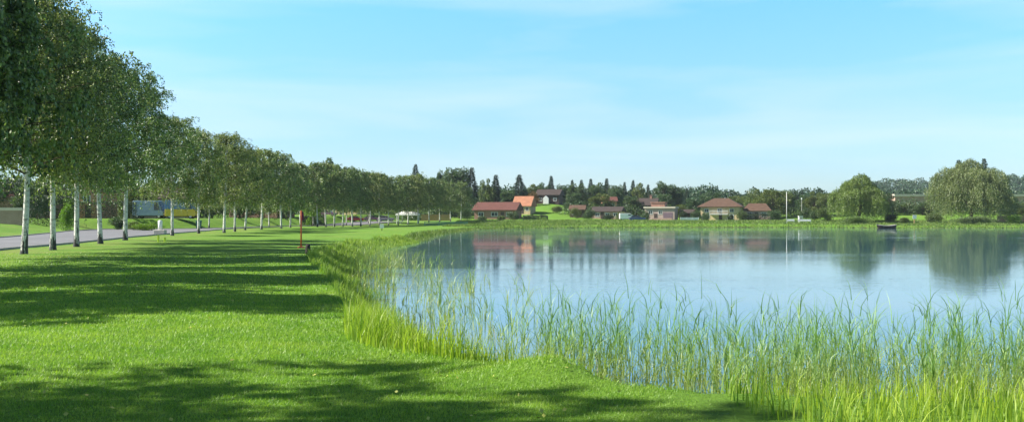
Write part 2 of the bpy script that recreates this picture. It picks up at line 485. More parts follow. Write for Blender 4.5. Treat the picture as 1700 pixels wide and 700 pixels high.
def trunk_mesh(name, Hh, r0, rng, mat, limbs=(), lean=.02, top=.9, n=10, flare=1.35):
    mb = MB()
    k = 10
    ph = rng.uniform(0, 6, 2); lx, ly = rng.normal(0, lean, 2)
    def c(t): return np.array([lx*Hh*t+.012*Hh*math.sin(3*t+ph[0])-.012*Hh*math.sin(ph[0]), ly*Hh*t+.012*Hh*math.sin(2.6*t+ph[1])-.012*Hh*math.sin(ph[1]), Hh*t])
    ts_ = [-.012, 0, .02, .05] + list(np.linspace(.1, top, k))
    mb.tube([c(t) if t > 0 else c(0)+np.array([0, 0, t*Hh]) for t in ts_], [r0*(flare if t <= 0 else 1.0+(flare-1)*math.exp(-t*40))*(1-t)**.8+.01 for t in ts_], n)
    for pts, r in limbs: mb.tube(pts, [r*(1-.8*i/(len(pts)-1)) for i in range(len(pts))], 5)
    me = bpy.data.meshes.new(name); me.from_pydata([tuple(p) for p in mb.v], [], mb.f)
    me.materials.append(mat); me.polygons.foreach_set('use_smooth', [True]*len(me.polygons)); me.update()
    return me, c

def birch_variant(seed, Hh=13., Rad=4.1, nb=60, nsec=6, nst=5, nl=25, leaf=(.115, .085), low=.27):
    rng = np.random.default_rng(seed)
    limbs = []; P, T = [], []
    _, c = trunk_mesh('tmp', Hh, .2, np.random.default_rng(seed+1), M['bark_birch'])
    lob = rng.uniform(.6, 1.3, 8)
    for i in range(nb):
        t = low + (.95-low)*((i+.5)/nb)**.95
        az = i*2.399+rng.uniform(-.4, .4)
        u = (t-low)/(1-low)
        env = Rad*(math.sin(math.pi*min(1, (u*.76+.24)))**.75)
        env = max(env, .8)*lob[int((az % 6.283)/6.283*8) % 8]*rng.uniform(.6, 1.2)
        p0 = c(t*.93)
        out = np.array([math.cos(az), math.sin(az), 0])
        rise = (.45 - .05*u)*rng.uniform(.5, 1.3) + (.5 if u > .8 else 0)
        pts = [p0 + out*env*s + np.array([0, 0, env*rise*(1.1*s-.6*s*s)]) for s in np.linspace(0, 1, 6)]
        limbs.append((pts, .05*(1-t)+.012))
        for j in range(nsec):
            s = rng.uniform(.18, 1.0)
            k = min(4, int(s*5)); q = pts[k]+(pts[k+1]-pts[k])*(s*5-k)
            az2 = az+rng.normal(0, 1.1)
            d2 = np.array([math.cos(az2), math.sin(az2), rng.uniform(-.1, .7)]); L2 = rng.uniform(.5, 1.3)*(1-.3*u)
            m_ = nst
            st = q + d2*L2*rng.uniform(0, 1, (m_, 1)) + rng.normal(0, .12, (m_, 3))
            dd = d2*.5 + rng.normal(0, .45, (m_, 3)); dd[:, 2] += .15
            ln = rng.uniform(.5, 1.5, m_)*(1.2 if u < .35 else 1)
            pp, tt = strands(st, dd, ln, nl, rng, 1.5)
            P.append(pp); T.append(tt)
    P = np.concatenate(P); T = np.concatenate(T)
    P = P+rng.normal(0, .05, P.shape)
    V, Fc = leaves(P, T, leaf[0], leaf[1], rng, .55)
    tm, _ = trunk_mesh('trunk', Hh, .15, np.random.default_rng(seed+1), M['bark_birch'], limbs)
    tm.materials.append(M['bark'])
    nv = 14*10  # faces of the stem come first
    nstem = 13*10+2
    mi = np.ones(len(tm.polygons), np.int32); mi[:nstem] = 0
    tm.polygons.foreach_set('material_index', mi)
    return tm, fast_mesh('crown', V, Fc, M['birch_leaf'])

def blob_crown(seed, Rx, Rz, zc, mat, ncl=46, per=230, leaf=.34, rough=.5):
    rng = np.random.default_rng(seed)
    d = rng.normal(0, 1, (ncl, 3)); d /= np.linalg.norm(d, axis=1, keepdims=True)
    rad = rng.uniform(.35, .92, (ncl, 1))
    C = d*rad*np.array([Rx, Rx, Rz]) + np.array([0, 0, zc])
    rs = rng.uniform(.16, .30, ncl)*Rx
    k = np.repeat(np.arange(ncl), per)
    e = rng.normal(0, 1, (len(k), 3)); e /= np.linalg.norm(e, axis=1, keepdims=True)
    rr = rng.uniform(.55, 1.08, (len(k), 1))
    P = C[k] + e*rr*rs[k][:, None]*np.array([1, 1, .8])
    out = e + np.array([0, 0, -.2])
    return leaves(P, out, leaf, leaf*.6, rng, .6), C

def broad_variant(seed, Hh=10., Rx=4., mat=None, **kw):
    rng = np.random.default_rng(seed)
    zc = Hh*.50; Rz = Hh*.48
    (V, Fc), C = blob_crown(seed, Rx, Rz, zc, mat, **kw)
    limbs = []
    for q in C[::3]:
        a = np.array([0, 0, Hh*rng.uniform(.2, .5)]); mid = (a+q)/2+np.array([0, 0, -.2])
        limbs.append(([a, mid, q], .09))
    tm, _ = trunk_mesh('trunk', Hh, .22, rng, M['bark'], limbs, top=.7)
    return tm, fast_mesh('crown', V, Fc, mat)

def conifer_variant(seed, Hh=14., Rb=2.2, mat=None, leaf=.34):
    rng = np.random.default_rng(seed)
    P, T = [], []; limbs = []
    nb = 150
    for i in range(nb):
        t = .06+.93*(i/nb)
        rad = Rb*(1-t)**1.0*rng.uniform(.6, 1.25)+.06
        az = i*2.399+rng.uniform(-.3, .3)
        out = np.array([math.cos(az), math.sin(az), 0])
        p0 = np.array([0, 0, Hh*t])
        n = int(14+rad*34)
        s = rng.uniform(.1, 1, (n, 1))**.7
        pp = p0+out*rad*s+np.array([0, 0, -1])*rad*.35*s+rng.normal(0, .13, (n, 3))
        P.append(pp); T.append(np.repeat((out+np.array([0, 0, -.15]))[None], n, 0))
    V, Fc = leaves(np.concatenate(P), np.concatenate(T), leaf, leaf*.45, rng, .35)
    tm, _ = trunk_mesh('trunk', Hh, .2, rng, M['bark'], limbs, lean=.004, top=.96)
    return tm, fast_mesh('crown', V, Fc, mat or M['needle'])

def willow_variant(seed, Hh=16., Rx=9., mat=None, nst=2300, nlobe=17):
    """lobes of foliage at different heights, each a mound from which strands hang"""
    rng = np.random.default_rng(seed)
    limbs = []; S, LN, O = [], [], []
    for i in range(nlobe):
        az = i*2.399+rng.uniform(-.4, .4); q = ((i+.6)/nlobe)**.5
        r = Rx*.80*q*rng.uniform(.8, 1.1)
        top = Hh*(1-.40*q**2.2)*rng.uniform(.84, 1.03)
        if i == 0: top = Hh
        c = np.array([math.cos(az)*r, math.sin(az)*r, top])
        a = np.array([0, 0, Hh*.2]); limbs.append(([a, (a+c)*.5+np.array([0, 0, Hh*.05]), c-np.array([0, 0, 1.2])], .16))
        lr = Rx*rng.uniform(.22, .36)
        n = int(nst/nlobe*rng.uniform(.75, 1.2)*(lr/Rx/.29)**1.4)
        u = rng.uniform(0, 1, n)**.5; a2 = rng.uniform(0, 6.283, n)
        p = np.stack([c[0]+np.cos(a2)*u*lr, c[1]+np.sin(a2)*u*lr, top-.8-u**2*lr*.75], 1)+rng.normal(0, .25, (n, 3))
        S.append(p)
        full = rng.uniform(.25, 1.0, n)**1.2
        LN.append(full*(p[:, 2]*(.35+.70*q)))
        O.append(np.stack([np.cos(a2)*u*.35+math.cos(az)*.15, np.sin(a2)*u*.35+math.sin(az)*.15, np.full(n, .25)], 1)+rng.normal(0, .10, (n, 3)))
    S = np.concatenate(S); ln = np.concatenate(LN); out = np.concatenate(O)
    s = (np.arange(26)+.5)/26
    P = S[:, None]+out[:, None]*2.6*(s*(1-.5*s))[None, :, None]
    P[:, :, 2] -= (ln[:, None]*s[None]**1.2)
    P += rng.normal(0, .12, P.shape)
    P = P.reshape(-1, 3); P = P[P[:, 2] > .15]
    T = np.repeat(np.array([[0, 0, -1.]]), len(P), 0)
    V, Fc = leaves(P, T, .40, .15, rng, .45)
    tm, _ = trunk_mesh('trunk', Hh, .5, rng, M['bark'], limbs, top=.5, flare=1.5)
    return tm, fast_mesh('crown', V, Fc, mat)

def bush_mesh(seed, w, d, h, mat, leaf=.2, n=9000, box=False):
    rng = np.random.default_rng(seed)
    if box:
        k = rng.choice(3, n, p=np.array([d*h, w*h*1.3, w*d])/(d*h+w*h*1.3+w*d))
        P = np.stack([rng.uniform(-w/2, w/2, n), rng.uniform(-d/2, d/2, n), rng.uniform(.02, h, n)], 1)
        sgn = rng.choice([-1, 1], n)
        P[k == 0, 0] = (sgn*w/2)[k == 0]; P[k == 1, 1] = (sgn*d/2)[k == 1]; P[k == 2, 2] = h
        # most of the leaves sit on the faces that are large
        P += rng.normal(0, .07, P.shape)
        P[:, 2] += .10*np.sin(P[:, 0]*2.1+seed)+.06*np.sin(P[:, 0]*5.3)
    else:
        ncl = 26
        C = rng.normal(0, 1, (ncl, 3)); C /= np.linalg.norm(C, axis=1, keepdims=True)
        C = C*rng.uniform(.3, .8, (ncl, 1))*np.array([w/2, d/2, h/2])+np.array([0, 0, h*.48])
        k = rng.integers(0, ncl, n); e = rng.normal(0, 1, (n, 3)); e /= np.linalg.norm(e, axis=1, keepdims=True)
        P = C[k]+e*rng.uniform(.5, 1.05, (n, 1))*np.array([w*.2, d*.2, h*.26])
        P[:, 2] = np.abs(P[:, 2])
    V, Fc = leaves(P, np.repeat([[0, 0, .5]], len(P), 0), leaf, leaf*.6, rng, .8)
    return fast_mesh('foliage', V, Fc, mat)

def place_tree(name, variant, x, y, h, base_h, label, cat='tree', group=None, rz=None, wide=1.0, z=None):
    tm, cm = variant
    s = h/base_h
    r = empty(name, (x, y, (hz(x, y) if z is None else z)-.03), random.uniform(0, 6.28) if rz is None else rz)
    r.scale = (s*wide, s*wide, s)
    mobj('trunk', tm, r); mobj('crown', cm, r)
    tag(r, label, cat, group)
    return r

def px2(px, Y): return (px-CX)*Y/F
def top_h(py, Y, x): return EYE+(HY-py)*Y/F-hz(x, Y)

# ---- the birch row -----------------------------------------------------
BV = [birch_variant(100+i, leaf=(.12, .088)) for i in range(4)]
BD = [birch_variant(150+i, leaf=(.17, .125), nb=70) for i in range(2)]
BF = [birch_variant(200+i, nb=54, nsec=6, nst=4, nl=16, leaf=(.19, .13)) for i in range(4)]
ORD = ['first','second','third','fourth','fifth','sixth','seventh','eighth','ninth','tenth','eleventh','twelfth','thirteenth','fourteenth','fifteenth','sixteenth','seventeenth','eighteenth','nineteenth','twentieth',
       'twenty-first','twenty-second','twenty-third','twenty-fourth','twenty-fifth','twenty-sixth','twenty-seventh','twenty-eighth','twenty-ninth','thirtieth','thirty-first','thirty-second','thirty-third','thirty-fourth']
G_ROW = 'birches in the row along the lane'
G_OFF = 'birches beyond the edge of the view whose shadows cross the lawn'
# (x, y, height, width factor)
off_row = [(-16.4, 5.6, 15.4, .88), (-13.2, 5.3, 13.6, .85), (-18.2, 18.8, 13.2, .84), (-19.0, 25.2, 13.0, .72), (-19.9, 31.4, 13.0, .72), (-21.0, 38.3, 13.6, .80)]  # second birch is added out of view to make the front shadow solid
off_lab = ['tall birch off to the side whose crown shadow darkens the very front of the lawn',
           'shorter birch added out of view, right of the tall one, to thicken the front lawn shadow',
           'birch off to the side casting the broad shadow just behind the sunlit lawn strip',
           'birch off to the side casting the second shadow band beyond the sunlit strip',
           'birch casting the third shadow band beyond the sunlit strip of lawn',
           'birch whose leafy crown enters at the top left corner, trunk unseen']
for i, (x, y, h, w) in enumerate(off_row):
    place_tree('birch_tree', BD[i % 2], x, y, h, 13., off_lab[i], 'birch', G_OFF if i < 5 else G_ROW, rz=i*1.7, wide=w)
row = [(40,45,13.6,.85),(88,50,12.8,.86),(127,55,12.9,.86),(167,62,13.5,.95),(208,71,13.9,.97),(286,93,12.6,1.0),(330,108,12.0,.95),(372,116,13.0,1.05),(390,128,11.6,1.),
       (407,135,11.8,1.),(434,145,12.0,1.),(467,155,12.2,1.),(482,165,12.0,1.),(499,175,12.4,1.),(527,180,12.8,1.),(541,186,12.8,1.),(555,191,12.8,1.),(569,196,12.8,1.),(585,201,12.6,1.),(599,206,12.7,1.),
       (614,211,12.3,1.),(630,216,12.0,1.),(645,221,12.0,1.),(661,226,12.0,1.),(677,231,12.0,1.),(694,236,12.0,1.),(712,241,11.8,1.),(730,246,11.6,1.),(748,251,11.2,1.),(765,256,10.6,1.)]
extra = {0: 'leftmost birch with a visible trunk, thick and dark on one side', 2: 'third birch from the left, with tall straight brilliant white trunk',
         4: 'fifth birch from the left, slim pale trunk beside the lane', 5: 'birch with white trunk standing in front of the yellow van', 13: 'birch whose pale trunk shows directly behind the orange marker pole'}
for i, (px, y, h, w) in enumerate(row):
    lab = extra[i] if i in extra else ('birch in the lane row, %s visible trunk from the left' % ORD[i]) if i < 20 else 'birch near the far end of the lane row, %s from its end' % ORD[29-i]
    v = BV[(i+1) % 4] if y < 130 else BF[i % 4]
    place_tree('birch_tree', v, px2(px, y), y, h*random.uniform(.95, 1.06), 13., lab, 'birch', G_ROW, wide=w)
# second line of birches on the other side of the lane
row2 = [(347,160,10.5),(447,178,11),(520,205,10),(575,225,10.5),(612,238,10.5),(668,256,10.5)]
for i, (px, y, h) in enumerate(row2):
    place_tree('birch_tree', BF[(i+2) % 4], px2(px, y), y, h, 13., 'smaller birch behind the lane row, %s of the rear line from the left' % ORD[i], 'birch', 'birches of the rear line')

# ---- background trees ----------------------------------------------------
BR = [broad_variant(300+i, 10., 4.+.5*(i % 2), M['far_leaf']) for i in range(3)]
OL = [broad_variant(320+i, 10., 4.4, M['olive_leaf']) for i in range(2)]
LM = broad_variant(330, 10., 4.0, M['lime_leaf'], ncl=30)
RU = broad_variant(331, 10., 4.2, M['rust_leaf'], ncl=30)
CN = [conifer_variant(340+i, 14., 3.3+.4*i) for i in range(3)]
kinds = {'b': BR, 'o': OL, 'l': [LM], 'r': [RU], 'c': CN}
BH = {'b': 10., 'o': 10., 'l': 10., 'r': 10., 'c': 14.}
WR = {'b': 4.2, 'o': 4.4, 'l': 4.0, 'r': 4.2, 'c': 2.6}
far = [
 (957, 302, 357, 'b', 20, 'leafy tree standing between the first conifer spires right of the brown house'),
 (988, 303, 357, 'b', 20, 'leafy tree between the third and fourth of the five spires'),
 (1022, 303, 360, 'b', 20, 'leafy tree between the tallest of the five spires and the paired conifers'),
 (1066, 303, 360, 'o', 20, 'olive-green treetop right of the paired conifers'),
 (46, 300, 150, 'b', 30, 'dark spreading tree in front of the red-tiled house'),
 # px, top row, distance, kind, half-width px, label
 (14, 285, 170, 'b', 40, 'leafy tree behind the low brick garden wall'),
 (74, 290, 165, 'b', 36, 'dense dark tree behind the tall dark hedge'),
 (118, 312, 150, 'l', 11, 'bright lime-green shrubby tree beside the tallest white birch trunk'),
 (168, 295, 175, 'b', 36, 'dark tree behind the orange-brick gable'),
 (214, 300, 185, 'o', 30, 'olive-green tree just behind the steel-blue van'),
 (252, 302, 190, 'b', 30, 'dark round tree above the steel-blue van'),
 (300, 300, 200, 'b', 34, 'dark round tree above the yellow van'),
 (352, 305, 200, 'b', 28, 'dark tree beside the green wheelie bin'),
 (398, 300, 215, 'b', 32, 'dark tree seen between the thin birch trunks, behind the first cottage hedge'),
 (438, 298, 225, 'o', 28, 'olive tree between the thin birch trunks'),
 (476, 290, 230, 'b', 30, 'dark tree behind the birch row near the orange marker pole'),
 (518, 318, 200, 'l', 14, 'bright lime-green tree right of the orange marker pole'),
 (560, 285, 270, 'b', 30, 'dark tree behind the beige cottage'),
 (545, 258, 300, 'b', 16, 'tall dark treetop poking above the birch row'),
 (610, 285, 290, 'b', 30, 'dark tree behind the red parked car'),
 (690, 269, 330, 'c', 12, 'dark conifer above the birch row behind the white gazebo'),
 (668, 300, 300, 'b', 30, 'dark tree behind the white gazebo'),
 (715, 300, 300, 'b', 28, 'dark tree behind the orange wooden fence'),
 (756, 272, 330, 'b', 32, 'large dark round tree rising above the far end of the birch row'),
 (735, 279, 336, 'b', 16, 'dark tree at the left shoulder of the large dark round tree'),
 (783, 278, 328, 'c', 15, 'conifer at the right shoulder of the large dark round tree'),
 (762, 318, 290, 'o', 20, 'olive tree ending the birch row'),
 (808, 296, 322, 'o', 16, 'greyish green tree behind the left end of the red bungalow roof'),
 (823, 287, 325, 'c', 13, 'tall dark conifer behind the red bungalow roof'),
 (843, 312, 318, 'b', 18, 'low dark tree between bungalow and orange-roofed house'),
 (862, 286, 340, 'c', 18, 'broad conifer behind the orange-roofed house'),
 (882, 305, 342, 'o', 20, 'olive-green tree right of the broad conifer'),
 (886, 318, 318, 'r', 12, 'rust-coloured tree beside the orange-roofed house'),
 (915, 290, 362, 'c', 11, 'slender conifer directly above the dark brown house'),
 (900, 302, 372, 'b', 16, 'green tree above the left half of the dark brown house'),
 (936, 302, 365, 'b', 18, 'green tree above the right half of the dark brown house'),
 (950, 296, 370, 'c', 9, 'conifer, first of the five spires right of the brown house'),
 (965, 297, 366, 'c', 8, 'conifer, second of the five spires right of the brown house'),
 (981, 296, 370, 'c', 8, 'conifer, third of the five spires right of the brown house'),
 (994, 305, 366, 'c', 7, 'conifer, fourth and shortest of the five spires right of the brown house'),
 (1007, 291, 370, 'c', 10, 'conifer, fifth and tallest of the spires right of the brown house'),
 (952, 318, 320, 'b', 16, 'bluish green tree on the slope right of the brown house'),
 (966, 332, 300, 'b', 12, 'low dark tree at the foot of the grassy slope'),
 (1000, 320, 300, 'o', 26, 'wide olive tree above the low brick house with white van'),
 (1022, 310, 345, 'b', 14, 'green tree behind the small rust roof'),
 (1037, 300, 370, 'c', 8, 'left one of the paired conifers above the parked navy car'),
 (1051, 298, 370, 'c', 9, 'right one of the paired conifers above the parked navy car'),
 (1050, 322, 300, 'b', 18, 'green tree left of the flat-roofed pinkish house'),
 (1076, 303, 350, 'c', 9, 'conifer behind the left end of the flat-roofed pinkish house'),
 (1102, 300, 350, 'b', 26, 'large grey-green tree behind the flat-roofed pinkish house'),
 (1127, 306, 352, 'b', 20, 'dark tree behind the right end of the flat-roofed pinkish house'),
 (1140, 310, 345, 'c', 8, 'small conifer between the pinkish house and hipped-roof house'),
 (1128, 334, 285, 'o', 12, 'young olive tree just right of the pinkish house'),
 (1150, 326, 300, 'b', 18, 'dark tree left of the hipped-roof house'),
 (1164, 314, 360, 'c', 7, 'short conifer tip left of the hipped roof'),
 (1184, 317, 350, 'b', 24, 'green tree behind the left slope of the hipped roof'),
 (1222, 318, 350, 'o', 26, 'green tree behind the right slope of the hipped roof'),
 (1252, 314, 330, 'o', 24, 'yellow-green tree right of the hipped-roof house'),
 (1283, 305, 290, 'o', 32, 'wide yellow-green tree above the pink-roofed cottage'),
 (1306, 314, 300, 'b', 20, 'dark tree just behind the tall pale pole'),
 (1334, 322, 310, 'b', 20, 'low green tree right of the tall pale pole'),
 (1352, 318, 290, 'o', 20, 'olive tree left of the nearer willow'),
 (1372, 312, 285, 'o', 18, 'olive tree touching the left side of the nearer willow'),
 (1410, 318, 320, 'b', 26, 'tree hidden mostly behind the nearer willow'),
 (1474, 318, 285, 'b', 14, 'dark narrow tree at the right side of the nearer willow'),
 (1500, 336, 290, 'o', 18, 'olive shrubby tree in front of the long brick building'),
 (1532, 334, 285, 'b', 18, 'green tree between the long brick building and the large willow'),
 (1592, 261, 300, 'c', 9, 'dark conifer tip rising behind the large willow, left one'),
 (1634, 263, 300, 'c', 10, 'dark conifer tip rising behind the large willow, middle one'),
 (1650, 276, 300, 'c', 9, 'dark conifer tip rising behind the large willow, right one'),
 (1676, 322, 275, 'b', 20, 'green tree right of the large willow'),
 (1697, 336, 285, 'o', 16, 'olive tree at the right end of the long brick building'),
]
for i, (px, py, Y, k, hw, lab) in enumerate(far):
    x = px2(px, Y); h = top_h(py, Y, x)*1.03
    v = kinds[k][i % len(kinds[k])]
    if k == 'c': h *= random.uniform(.90, 1.0)
    s = h/BH[k]
    wide = max(.55, min(1.9, (hw*Y/F)/(WR[k]*s)))
    if k == 'c': wide = max(.95, min(1.8, wide*1.15))
    place_tree('conifer_tree' if k == 'c' else 'broadleaf_tree', v, x, Y, h, BH[k], lab, 'conifer' if k == 'c' else 'tree', 'trees behind the lakeside houses', wide=wide)
W1 = willow_variant(401, 15., 8.6, M['willow_leaf'])
W2 = willow_variant(405, 17., 10.6, M['silver_willow_leaf'], 3000)
x = px2(1425, 243); place_tree('willow_tree', W1, x, 243, top_h(284, 243, x), 15., 'yellow-green weeping willow on the far bank, smaller of the two', 'willow', 'weeping willows on the far bank', rz=.4)
x = px2(1612, 247); place_tree('willow_tree', W2, x, 247, top_h(258, 247, x), 17., 'largest silvery weeping willow on the far bank, conifer tips behind it', 'willow', 'weeping willows on the far bank', rz=1.1)

# bushes and hedges ----------------------------------------------------
def bush(name, px, Y, w, d, h, mat, label, leaf=.2, n=6000, box=False, cat='bush', group=None, rz=0):
    x = px2(px, Y)
    o = mobj(name, bush_mesh(int(px)+7, w, d, h, M[mat], leaf, n, box), None, (x, Y, hz(x, Y)))
    o.rotation_euler.z = rz
    tag(o, label, cat, group)
    return o
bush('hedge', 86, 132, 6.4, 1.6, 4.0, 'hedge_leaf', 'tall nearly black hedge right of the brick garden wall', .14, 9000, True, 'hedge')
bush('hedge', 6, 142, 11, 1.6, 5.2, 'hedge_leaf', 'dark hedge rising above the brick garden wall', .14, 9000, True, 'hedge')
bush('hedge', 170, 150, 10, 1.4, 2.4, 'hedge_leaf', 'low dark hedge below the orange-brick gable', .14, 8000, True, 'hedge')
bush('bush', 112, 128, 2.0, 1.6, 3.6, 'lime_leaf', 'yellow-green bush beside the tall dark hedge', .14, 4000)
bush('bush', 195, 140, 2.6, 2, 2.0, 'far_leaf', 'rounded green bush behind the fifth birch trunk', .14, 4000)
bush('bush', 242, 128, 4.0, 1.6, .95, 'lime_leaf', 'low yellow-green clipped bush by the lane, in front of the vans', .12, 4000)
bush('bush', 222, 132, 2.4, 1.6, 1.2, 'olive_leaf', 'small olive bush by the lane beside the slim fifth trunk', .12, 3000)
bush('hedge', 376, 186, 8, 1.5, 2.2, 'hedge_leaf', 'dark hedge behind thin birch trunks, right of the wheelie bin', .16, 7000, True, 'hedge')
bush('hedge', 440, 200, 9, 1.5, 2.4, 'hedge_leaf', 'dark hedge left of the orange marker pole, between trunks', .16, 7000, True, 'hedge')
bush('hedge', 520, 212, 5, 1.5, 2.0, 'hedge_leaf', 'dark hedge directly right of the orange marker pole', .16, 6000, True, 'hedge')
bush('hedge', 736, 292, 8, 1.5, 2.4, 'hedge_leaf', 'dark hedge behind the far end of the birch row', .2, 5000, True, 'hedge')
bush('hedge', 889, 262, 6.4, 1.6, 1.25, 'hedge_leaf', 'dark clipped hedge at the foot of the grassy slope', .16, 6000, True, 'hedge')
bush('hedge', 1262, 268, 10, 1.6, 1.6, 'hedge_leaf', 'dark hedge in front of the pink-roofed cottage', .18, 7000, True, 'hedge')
bush('bush', 1155, 270, 3.4, 2.2, 2.8, 'far_leaf', 'rounded bush between pinkish house and hipped-roof house', .2, 3000)
bush('bush', 1134, 268, 2.6, 2.0, 3.2, 'hedge_leaf', 'dark upright bush at the right corner of the pinkish house', .2, 3000)
bush('bush', 1232, 266, 3.0, 2.2, 2.6, 'olive_leaf', 'olive bush at the right corner of the hipped-roof house', .2, 3000)
bush('bush', 1338, 262, 5.5, 2.5, 3.4, 'far_leaf', 'green bush behind the white bench', .22, 3500)
bush('bush', 1370, 250, 5.0, 3, 3.8, 'olive_leaf', 'olive bush touching the nearer willow on its left', .22, 4000)
bush('bush', 1478, 243, 4.0, 3, 2.6, 'hedge_leaf', 'dark bush under the right side of the nearer willow', .2, 3500)
bush('bush', 1550, 240, 4.4, 3, 2.6, 'olive_leaf', 'olive bush between the pale stone edging and the large willow', .2, 3500)
bush('bush', 1622, 229, 11, 3.0, 2.0, 'silver_willow_leaf', 'wide low grey-green bush at the waterline under the large willow', .2, 8000)
bush('bush', 1683, 238, 4.4, 3, 2.2, 'lime_leaf', 'yellow-green bush right of the large willow', .2, 3000)
bush('bush', 1420, 234, 9, 3, 2.0, 'willow_leaf', 'low bush at the waterline under the nearer willow', .2, 5000)
bush('bush', 1010, 268, 3.4, 2, 1.7, 'hedge_leaf', 'dark little bush in front of the low brick house', .2, 2500)
bush('bush', 955, 286, 4.5, 3, 3.0, 'olive_leaf', 'olive bush on the grassy slope', .2, 3000)
bush('bush', 800, 268, 3.0, 2, 1.3, 'far_leaf', 'low green bush in front of the red-roofed bungalow', .2, 2500)

for px, Y, w, h, mt, lb in ((832, 262, 2.6, 1.6, 'olive_leaf', 'olive bush before the middle of the red-roofed bungalow'),
        (851, 266, 3.4, 2.6, 'far_leaf', 'rounded bush at the right end of the red-roofed bungalow'),
        (978, 268, 4.0, 3.4, 'far_leaf', 'tall bush at the left end of the low pink-brick house'),
        (1030, 274, 3.0, 2.6, 'olive_leaf', 'olive bush just left of the white van'),
        (1072, 268, 2.6, 2.8, 'far_leaf', 'upright bush at the left corner of the pinkish house'),
        (1172, 267, 2.4, 2.2, 'far_leaf', 'round bush before the left half of the hipped-roof house'),
        (1212, 268, 2.0, 1.6, 'hedge_leaf', 'small dark bush before the right half of the hipped-roof house'),
        (1286, 266, 4.0, 3.2, 'far_leaf', 'bush at the right end of the pink-roofed cottage'),
        (925, 300, 3.6, 2.2, 'olive_leaf', 'olive bush halfway up the grassy slope, below the brown house'),
        (944, 306, 4.2, 3.4, 'far_leaf', 'big bush on the slope right of the brown house'),
        (772, 272, 4.6, 3.6, 'far_leaf', 'leafy bush closing the gap left of the red-roofed bungalow'),
        (1352, 256, 3.6, 2.6, 'far_leaf', 'bush between the white bench and the nearer willow'),
        (1500, 236, 2.8, 1.5, 'olive_leaf', 'small bush beside the notice board between the willows')):
    bush('bush', px, Y, w, 2.2, h, mt, lb, .2, 2800)

# ------------------------------------------------------------------ far wood on the ridge: one mass
rng = np.random.default_rng(77)
nT = 900
tx = rng.uniform(230, 1000, nT); ty = rng.uniform(560, 900, nT)
keep = tx > (ty*.36); tx, ty = tx[keep], ty[keep]
tz = H(tx, ty)
P = []
for a, b_, c_ in zip(tx, ty, tz):
    n = 300
    e = rng.normal(0, 1, (n, 3)); e /= np.linalg.norm(e, axis=1, keepdims=True)
    hh = rng.uniform(9, 12.5); P.append(np.array([a, b_, c_+hh*.58])+e*np.array([5, 5, hh*.44])*rng.uniform(.75, 1.05, (n, 1)))
P = np.concatenate(P)
V, Fc = leaves(P, np.repeat([[0, 0, .3]], len(P), 0), 1.4, 1.0, rng, .9)
M['wood_leaf'] = leaf_mat('far_wood_leaf', (.022, .055, .028), (.050, .10, .045), .1, .06)
tag(mobj('far_woodland', fast_mesh('far_woodland', V, Fc, M['wood_leaf'])), 'dark wooded ridge far behind the willows', kind='stuff')
# lower distant tree belt along the whole horizon
nT = 800
tx = rng.uniform(-330, 330, nT); ty = rng.uniform(400, 520, nT); tz = H(tx, ty)
P = []
for a, b_, c_ in zip(tx, ty, tz):
    n = 430
    e = rng.normal(0, 1, (n, 3)); e /= np.linalg.norm(e, axis=1, keepdims=True)
    hh = (rng.uniform(9.5, 13.5) if a < 95 else rng.uniform(6.5, 10)); P.append(np.array([a, b_, c_+hh*.5])+e*np.array([4, 4, hh*.5])*rng.uniform(.75, 1.05, (n, 1)))
P = np.concatenate(P)
V, Fc = leaves(P, np.repeat([[0, 0, .3]], len(P), 0), 1.0, .75, rng, .9)
tag(mobj('distant_woodland', fast_mesh('distant_woodland', V, Fc, M['wood_leaf'])), 'distant belt of trees closing the view behind the houses', kind='stuff')

rng = np.random.default_rng(91)
P = []
for pa, pb, Yb, n, hh0 in ((940, 1420, 297, 170, 3.6), (1400, 1720, 290, 110, 4.0), (700, 860, 305, 60, 3.4), (330, 720, 276, 130, 3.4), (-40, 340, 196, 110, 4.6)):
    for i in range(n):
        Y = Yb+rng.uniform(-4, 6); X = px2(rng.uniform(pa, pb), Y); hh = hh0*rng.uniform(.6, 1.25)
        e = rng.normal(0, 1, (110, 3)); e /= np.linalg.norm(e, axis=1, keepdims=True); e[:, 2] = np.abs(e[:, 2])
        P.append(np.array([X, Y, hz(X, Y)-.1])+e*np.array([2.2, 2.0, hh])*rng.uniform(.7, 1.08, (110, 1)))
P = np.concatenate(P)
V, Fc = leaves(P, np.repeat([[0, 0, .3]], len(P), 0), .42, .28, rng, .9)
tag(mobj('undergrowth', fast_mesh('undergrowth', V, Fc, M['far_leaf'])), 'tangled shrubby undergrowth closing the gaps behind the houses', kind='stuff')

